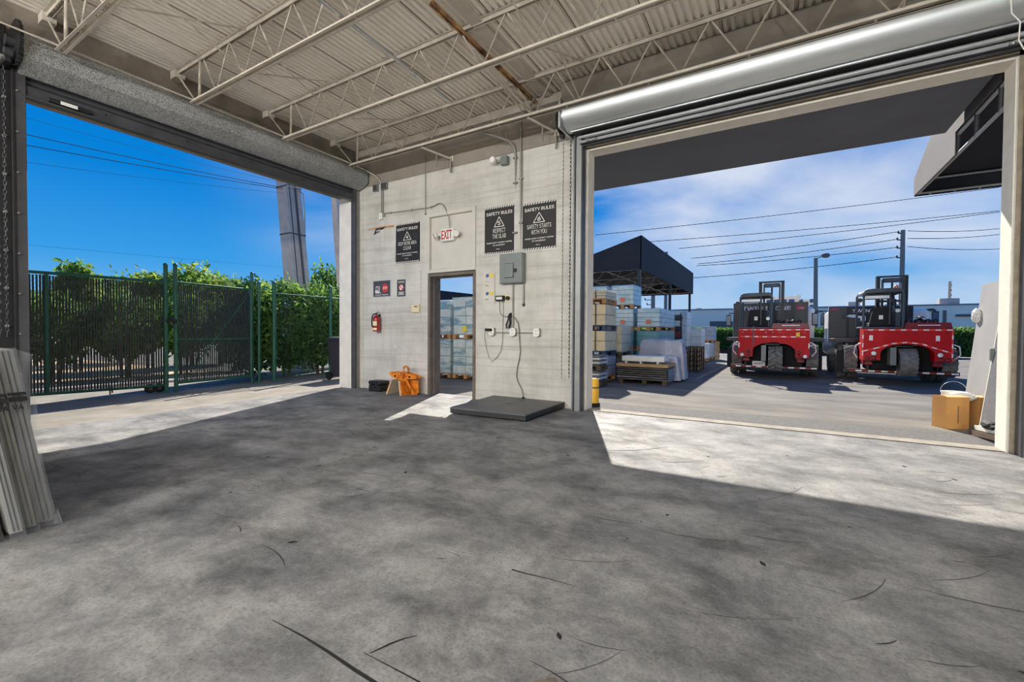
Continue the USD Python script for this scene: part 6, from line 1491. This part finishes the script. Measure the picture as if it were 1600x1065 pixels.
# slabs lean to +x against the outer side, broad face towards the opening
def leaning(t, y0, y1, x0, x1, h, th, m, z0=0.04):
    t.part('slab', MB().hull([(x + d, y, z) for y in (y0, y1) for x, z in ((x0, z0), (x1, h)) for d in (0, th)]), m)


leaning(t, 1.15, 2.35, 9.66, 9.83, 1.85, 0.03, 'grey_stone')
t.part('bearer', MB().box(9.62, 9.78, 1.2, 1.3, -0.025, 0.04), 'timber_dark')
t.part('corner_film', MB().tri(trimesh.Trimesh(q * [0.05, 0.09, 0.1] + [9.77, 2.3, 1.42], sp_.faces, process=False)), 'white_plastic')
t = T('stone_slab', 'second pale stone slab leaning closest to the right jamb, grey face in shade', 'stone slab', (9.62, 0.6, 0.0), world=True)
leaning(t, 0.42, 1.055, 9.47, 9.635, 1.50, 0.03, 'speckled_stone')
t.part('pale_edge', MB().hull([(x + d, y, z) for y in (1.056, 1.072) for x, z in ((9.466, 0.04), (9.631, 1.5)) for d in (0, 0.034)]), 'white_stone')
t.part('protector', MB().cbox(9.545, 9.59, 1.05, 1.085, 0.86, 1.0, 0.004), 'panel_grey')
t.part('bearer', MB().box(9.46, 9.72, 0.5, 0.58, -0.025, 0.04), 'timber_dark')
t = T('slab_rack_foot', 'dark timber and film scraps at the foot of the leaning slabs', 'timber', (9.5, 0.8, -0.02), world=True)
t.part('timber', MB().bar((9.42, 1.1, 0.0), (9.5, 0.4, 0.06), 0.06, 0.06), 'timber_dark')
t.part('timber', MB().bar((9.45, 1.05, 0.07), (9.5, 0.5, 0.11), 0.05, 0.05), 'white_stone')
t.part('film', trimesh.Trimesh(q * [0.05, 0.16, 0.05] + [9.46, 0.75, 0.15], sp_.faces, process=False), 'black_rubber')

# ------------------------------------------------------------------ far side of the yard
HX = [(-3.0, 2.4), (2.5, 5.6), (5.7, 8.6), (8.7, 11.7), (11.8, 14.8), (14.9, 18.5)]
HL = ['clipped hedge section far left, hidden behind the pallets', 'clipped hedge section left of the left forklift', 'clipped hedge section behind the left forklift', 'clipped hedge section between the two forklifts, beside the street lamp', 'clipped hedge section behind the right forklift', 'clipped hedge section right of the right forklift']
for i, (a, b) in enumerate(HX):
    t = T('clipped_hedge', HL[i], 'hedge', ((a + b) / 2, 25.2, 0), group='clipped hedge along the yard', world=True)
    n = int(1500 * (b - a)); r = np.random.default_rng(70 + i)
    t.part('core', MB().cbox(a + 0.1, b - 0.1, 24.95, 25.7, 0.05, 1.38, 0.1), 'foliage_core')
    for j, m_ in enumerate(('leaf_green', 'leaf_dark', 'leaf_green')):
        v, f = leaf_cloud((0, 0, 0), (1, 1, 1), n // 3, 0.12, seed=90 + i * 3 + j)
        p0 = np.repeat(v[0::4], 4, axis=0); side = r.random(n // 3)
        q0 = np.c_[a + (b - a) * r.random(n // 3), np.where(side < 0.7, 24.75 + 0.25 * r.random(n // 3), 24.8 + 1.0 * r.random(n // 3)), np.where(side < 0.7, 0.1 + 1.4 * r.random(n // 3), 1.35 + 0.2 * r.random(n // 3))]
        t.part('foliage', MB().add(v - p0 + np.repeat(q0, 4, axis=0), f), m_, kind='stuff')
single('kerb', MB().cbox(4.0, 14.5, 24.35, 24.5, -0.1, 0.12, 0.02), 'curb_red', kind='structure')
t = T('white_warehouse', 'long low pale warehouse beyond the hedge', 'building', (14, 50, 0), world=True)
t.part('wall', MB().box(-14, 45, 46, 62, -0.05, 3.72), 'building_white')
t.part('parapet', MB().box(-14.05, 45.05, 45.95, 46.1, 3.72, 3.86), 'building_roof')
for x0, x1, z1 in ((1.2, 3.8, 2.5), (24.5, 26.6, 2.4)):
    t.part('shutter', MB().box(x0, x1, 45.96, 46.0, 0, z1), 'canvas_grey')
t.part('wall_light', MB().box(18.6, 19.3, 45.8, 46.0, 3.25, 3.4), 'machine_grey')
t.part('pipe', MB().box(19.8, 20.0, 45.9, 46.0, 0, 3.3).box(20.6, 22.4, 45.85, 46.0, 2.75, 2.95), 'canvas_grey')
for x0, x1, z1 in ((19.8, 21.1, 4.4), (13.3, 14.2, 4.3), (16.0, 17.0, 4.0), (-0.4, 0.2, 4.0)):
    t.part('roof_unit', MB().cbox(x0, x1, 47, 48, 3.7, z1, 0.03), 'building_roof')
t = T('office_building', 'distant white office block with dark windows between the forklift and street lamp', 'building', (10.5, 80, 0), world=True)
t.part('wall', MB().box(5.5, 9.9, 76, 84, -0.05, 6.9).box(9.9, 12.6, 76.8, 84, -0.05, 6.6), 'building_white')
t.part('parapet', MB().box(5.4, 10.0, 75.9, 84, 6.9, 7.1).box(9.9, 10.6, 76, 84, 6.5, 7.3), 'building_white')
for z in (5.2, 6.1):
    for x in (6.0, 7.0, 8.0, 9.0):
        t.part('window', MB().box(x, x + 0.75, 75.95, 76.0, z, z + 0.55), 'window_dark')
    for x in (10.4, 11.8):
        t.part('window', MB().box(x, x + 0.5, 76.74, 76.8, z, z + 0.55), 'window_dark')
t = T('street_lamp', 'grey street lamp post with cobra head between the two forklifts', 'street lamp', (9.43, 25.9, 0), world=True)
t.part('post', MB().cyl((9.43, 25.85, -0.05), (9.36, 25.9, 5.72), 0.13, 14, 0.10), 'lamp_post', smooth=60)
t.part('arm', MB().tube([(9.36, 25.9, 5.6), (9.5, 25.98, 5.75), (9.72, 26.1, 5.82)], 0.03, 8), 'lamp_post', smooth=60)
t.part('lamp_head', MB().lathe([(0, -0.02), (0.08, -0.01), (0.13, 0.1), (0.15, 0.25), (0.1, 0.38), (0, 0.42)], (9.66, 26.1, 5.86), 'x', 14), 'canvas_grey', smooth=50)


def util_pole(label, x, y, h, r, arms=()):
    t = T('utility_pole', label, 'utility pole', (x, y, 0), world=True)
    t.part('shaft', MB().cyl((x, y, -0.05), (x, y, h), r, 12, r * 0.75), 'lamp_post', smooth=60)
    for z, w in arms:
        t.part('insulator', MB().cyl((x - w, y - 0.1, z), (x - r * 0.6, y, z), 0.04, 8), 'pole_cable')
        t.part('insulator', MB().lathe([(0, 0), (0.06, 0.02), (0.06, 0.08), (0.03, 0.16), (0, 0.16)], (x - w, y - 0.1, z), n=10), 'pole_cable')


util_pole('tall utility pole behind the right forklift mast', 14.66, 33.2, 8.25, 0.17, ((8.05, 0.25), (7.6, 0.3), (7.05, 0.3), (6.4, 0.3)))
util_pole('thin distant ribbed pole right of the right forklift', 24.6, 64.0, 7.4, 0.17, ((6.9, -0.1), (6.3, -0.1), (5.7, -0.1)))
util_pole('utility pole with side arms seen under the black canopy', -2.2, 34.7, 8.5, 0.2, ((4.2, 0.7), (3.75, 0.5)))
util_pole('plain utility pole seen under the black canopy, right one', -1.22, 35.3, 8.5, 0.17)
WR = [((-4.29, 25.4, 8.45), (21.5, 40.9, 12.2), 'top overhead wire across the sky of the right opening'), ((-1.0, 27.3, 7.95), (21.55, 40.9, 10.45), 'second overhead wire from the top across the right opening'),
      ((1.04, 28.6, 7.49), (21.55, 40.86, 10.36), 'third overhead wire from the top across the right opening'), ((1.9, 29.0, 6.75), (14.4, 33.1, 8.15), 'overhead wire to the top of the tall pole'),
      ((2.3, 29.3, 6.35), (14.4, 33.1, 7.65), 'overhead wire to the upper middle of the tall pole'), ((2.2, 29.2, 6.2), (14.4, 33.1, 7.1), 'overhead wire to the lower insulator of the tall pole'),
      ((14.9, 33.1, 8.15), (21.57, 40.84, 9.12), 'wire running right from the top of the tall pole'), ((14.9, 33.1, 7.65), (21.58, 40.83, 8.69), 'wire running right from the upper middle of the tall pole'), ((14.9, 33.1, 7.1), (21.6, 40.8, 7.6), 'wire running right from the lower insulator of the tall pole'),
      ((2.0, 29.0, 5.3), (14.4, 33.1, 6.45), 'faint wire sagging to the lowest insulator of the tall pole')]
for a, b, lab in WR:
    single('overhead_wire', MB().tube(catenary(a, b, 0.12, 14), 0.02, 5), 'wire_black', lab, 'wire', 'overhead wires over the yard')
single('asphalt_strip', MB().prism([(4.7, 0.24), (9.6, 0.24), (10.5, 1.0), (7.5, 1.15), (4.9, 0.95)], 'z', -0.03, -0.0215), 'fresh_asphalt', kind='structure')
single('asphalt_patch', MB().prism([(5.6, 6.2), (5.75, 12.0), (5.83, 12.0), (5.70, 6.15)], 'z', -0.026, -0.018), 'threshold', kind='structure')
single('asphalt_patch', MB().prism([(8.4, 5.6), (9.0, 9.0), (9.1, 8.98), (8.5, 5.55)], 'z', -0.026, -0.018), 'threshold', kind='structure')
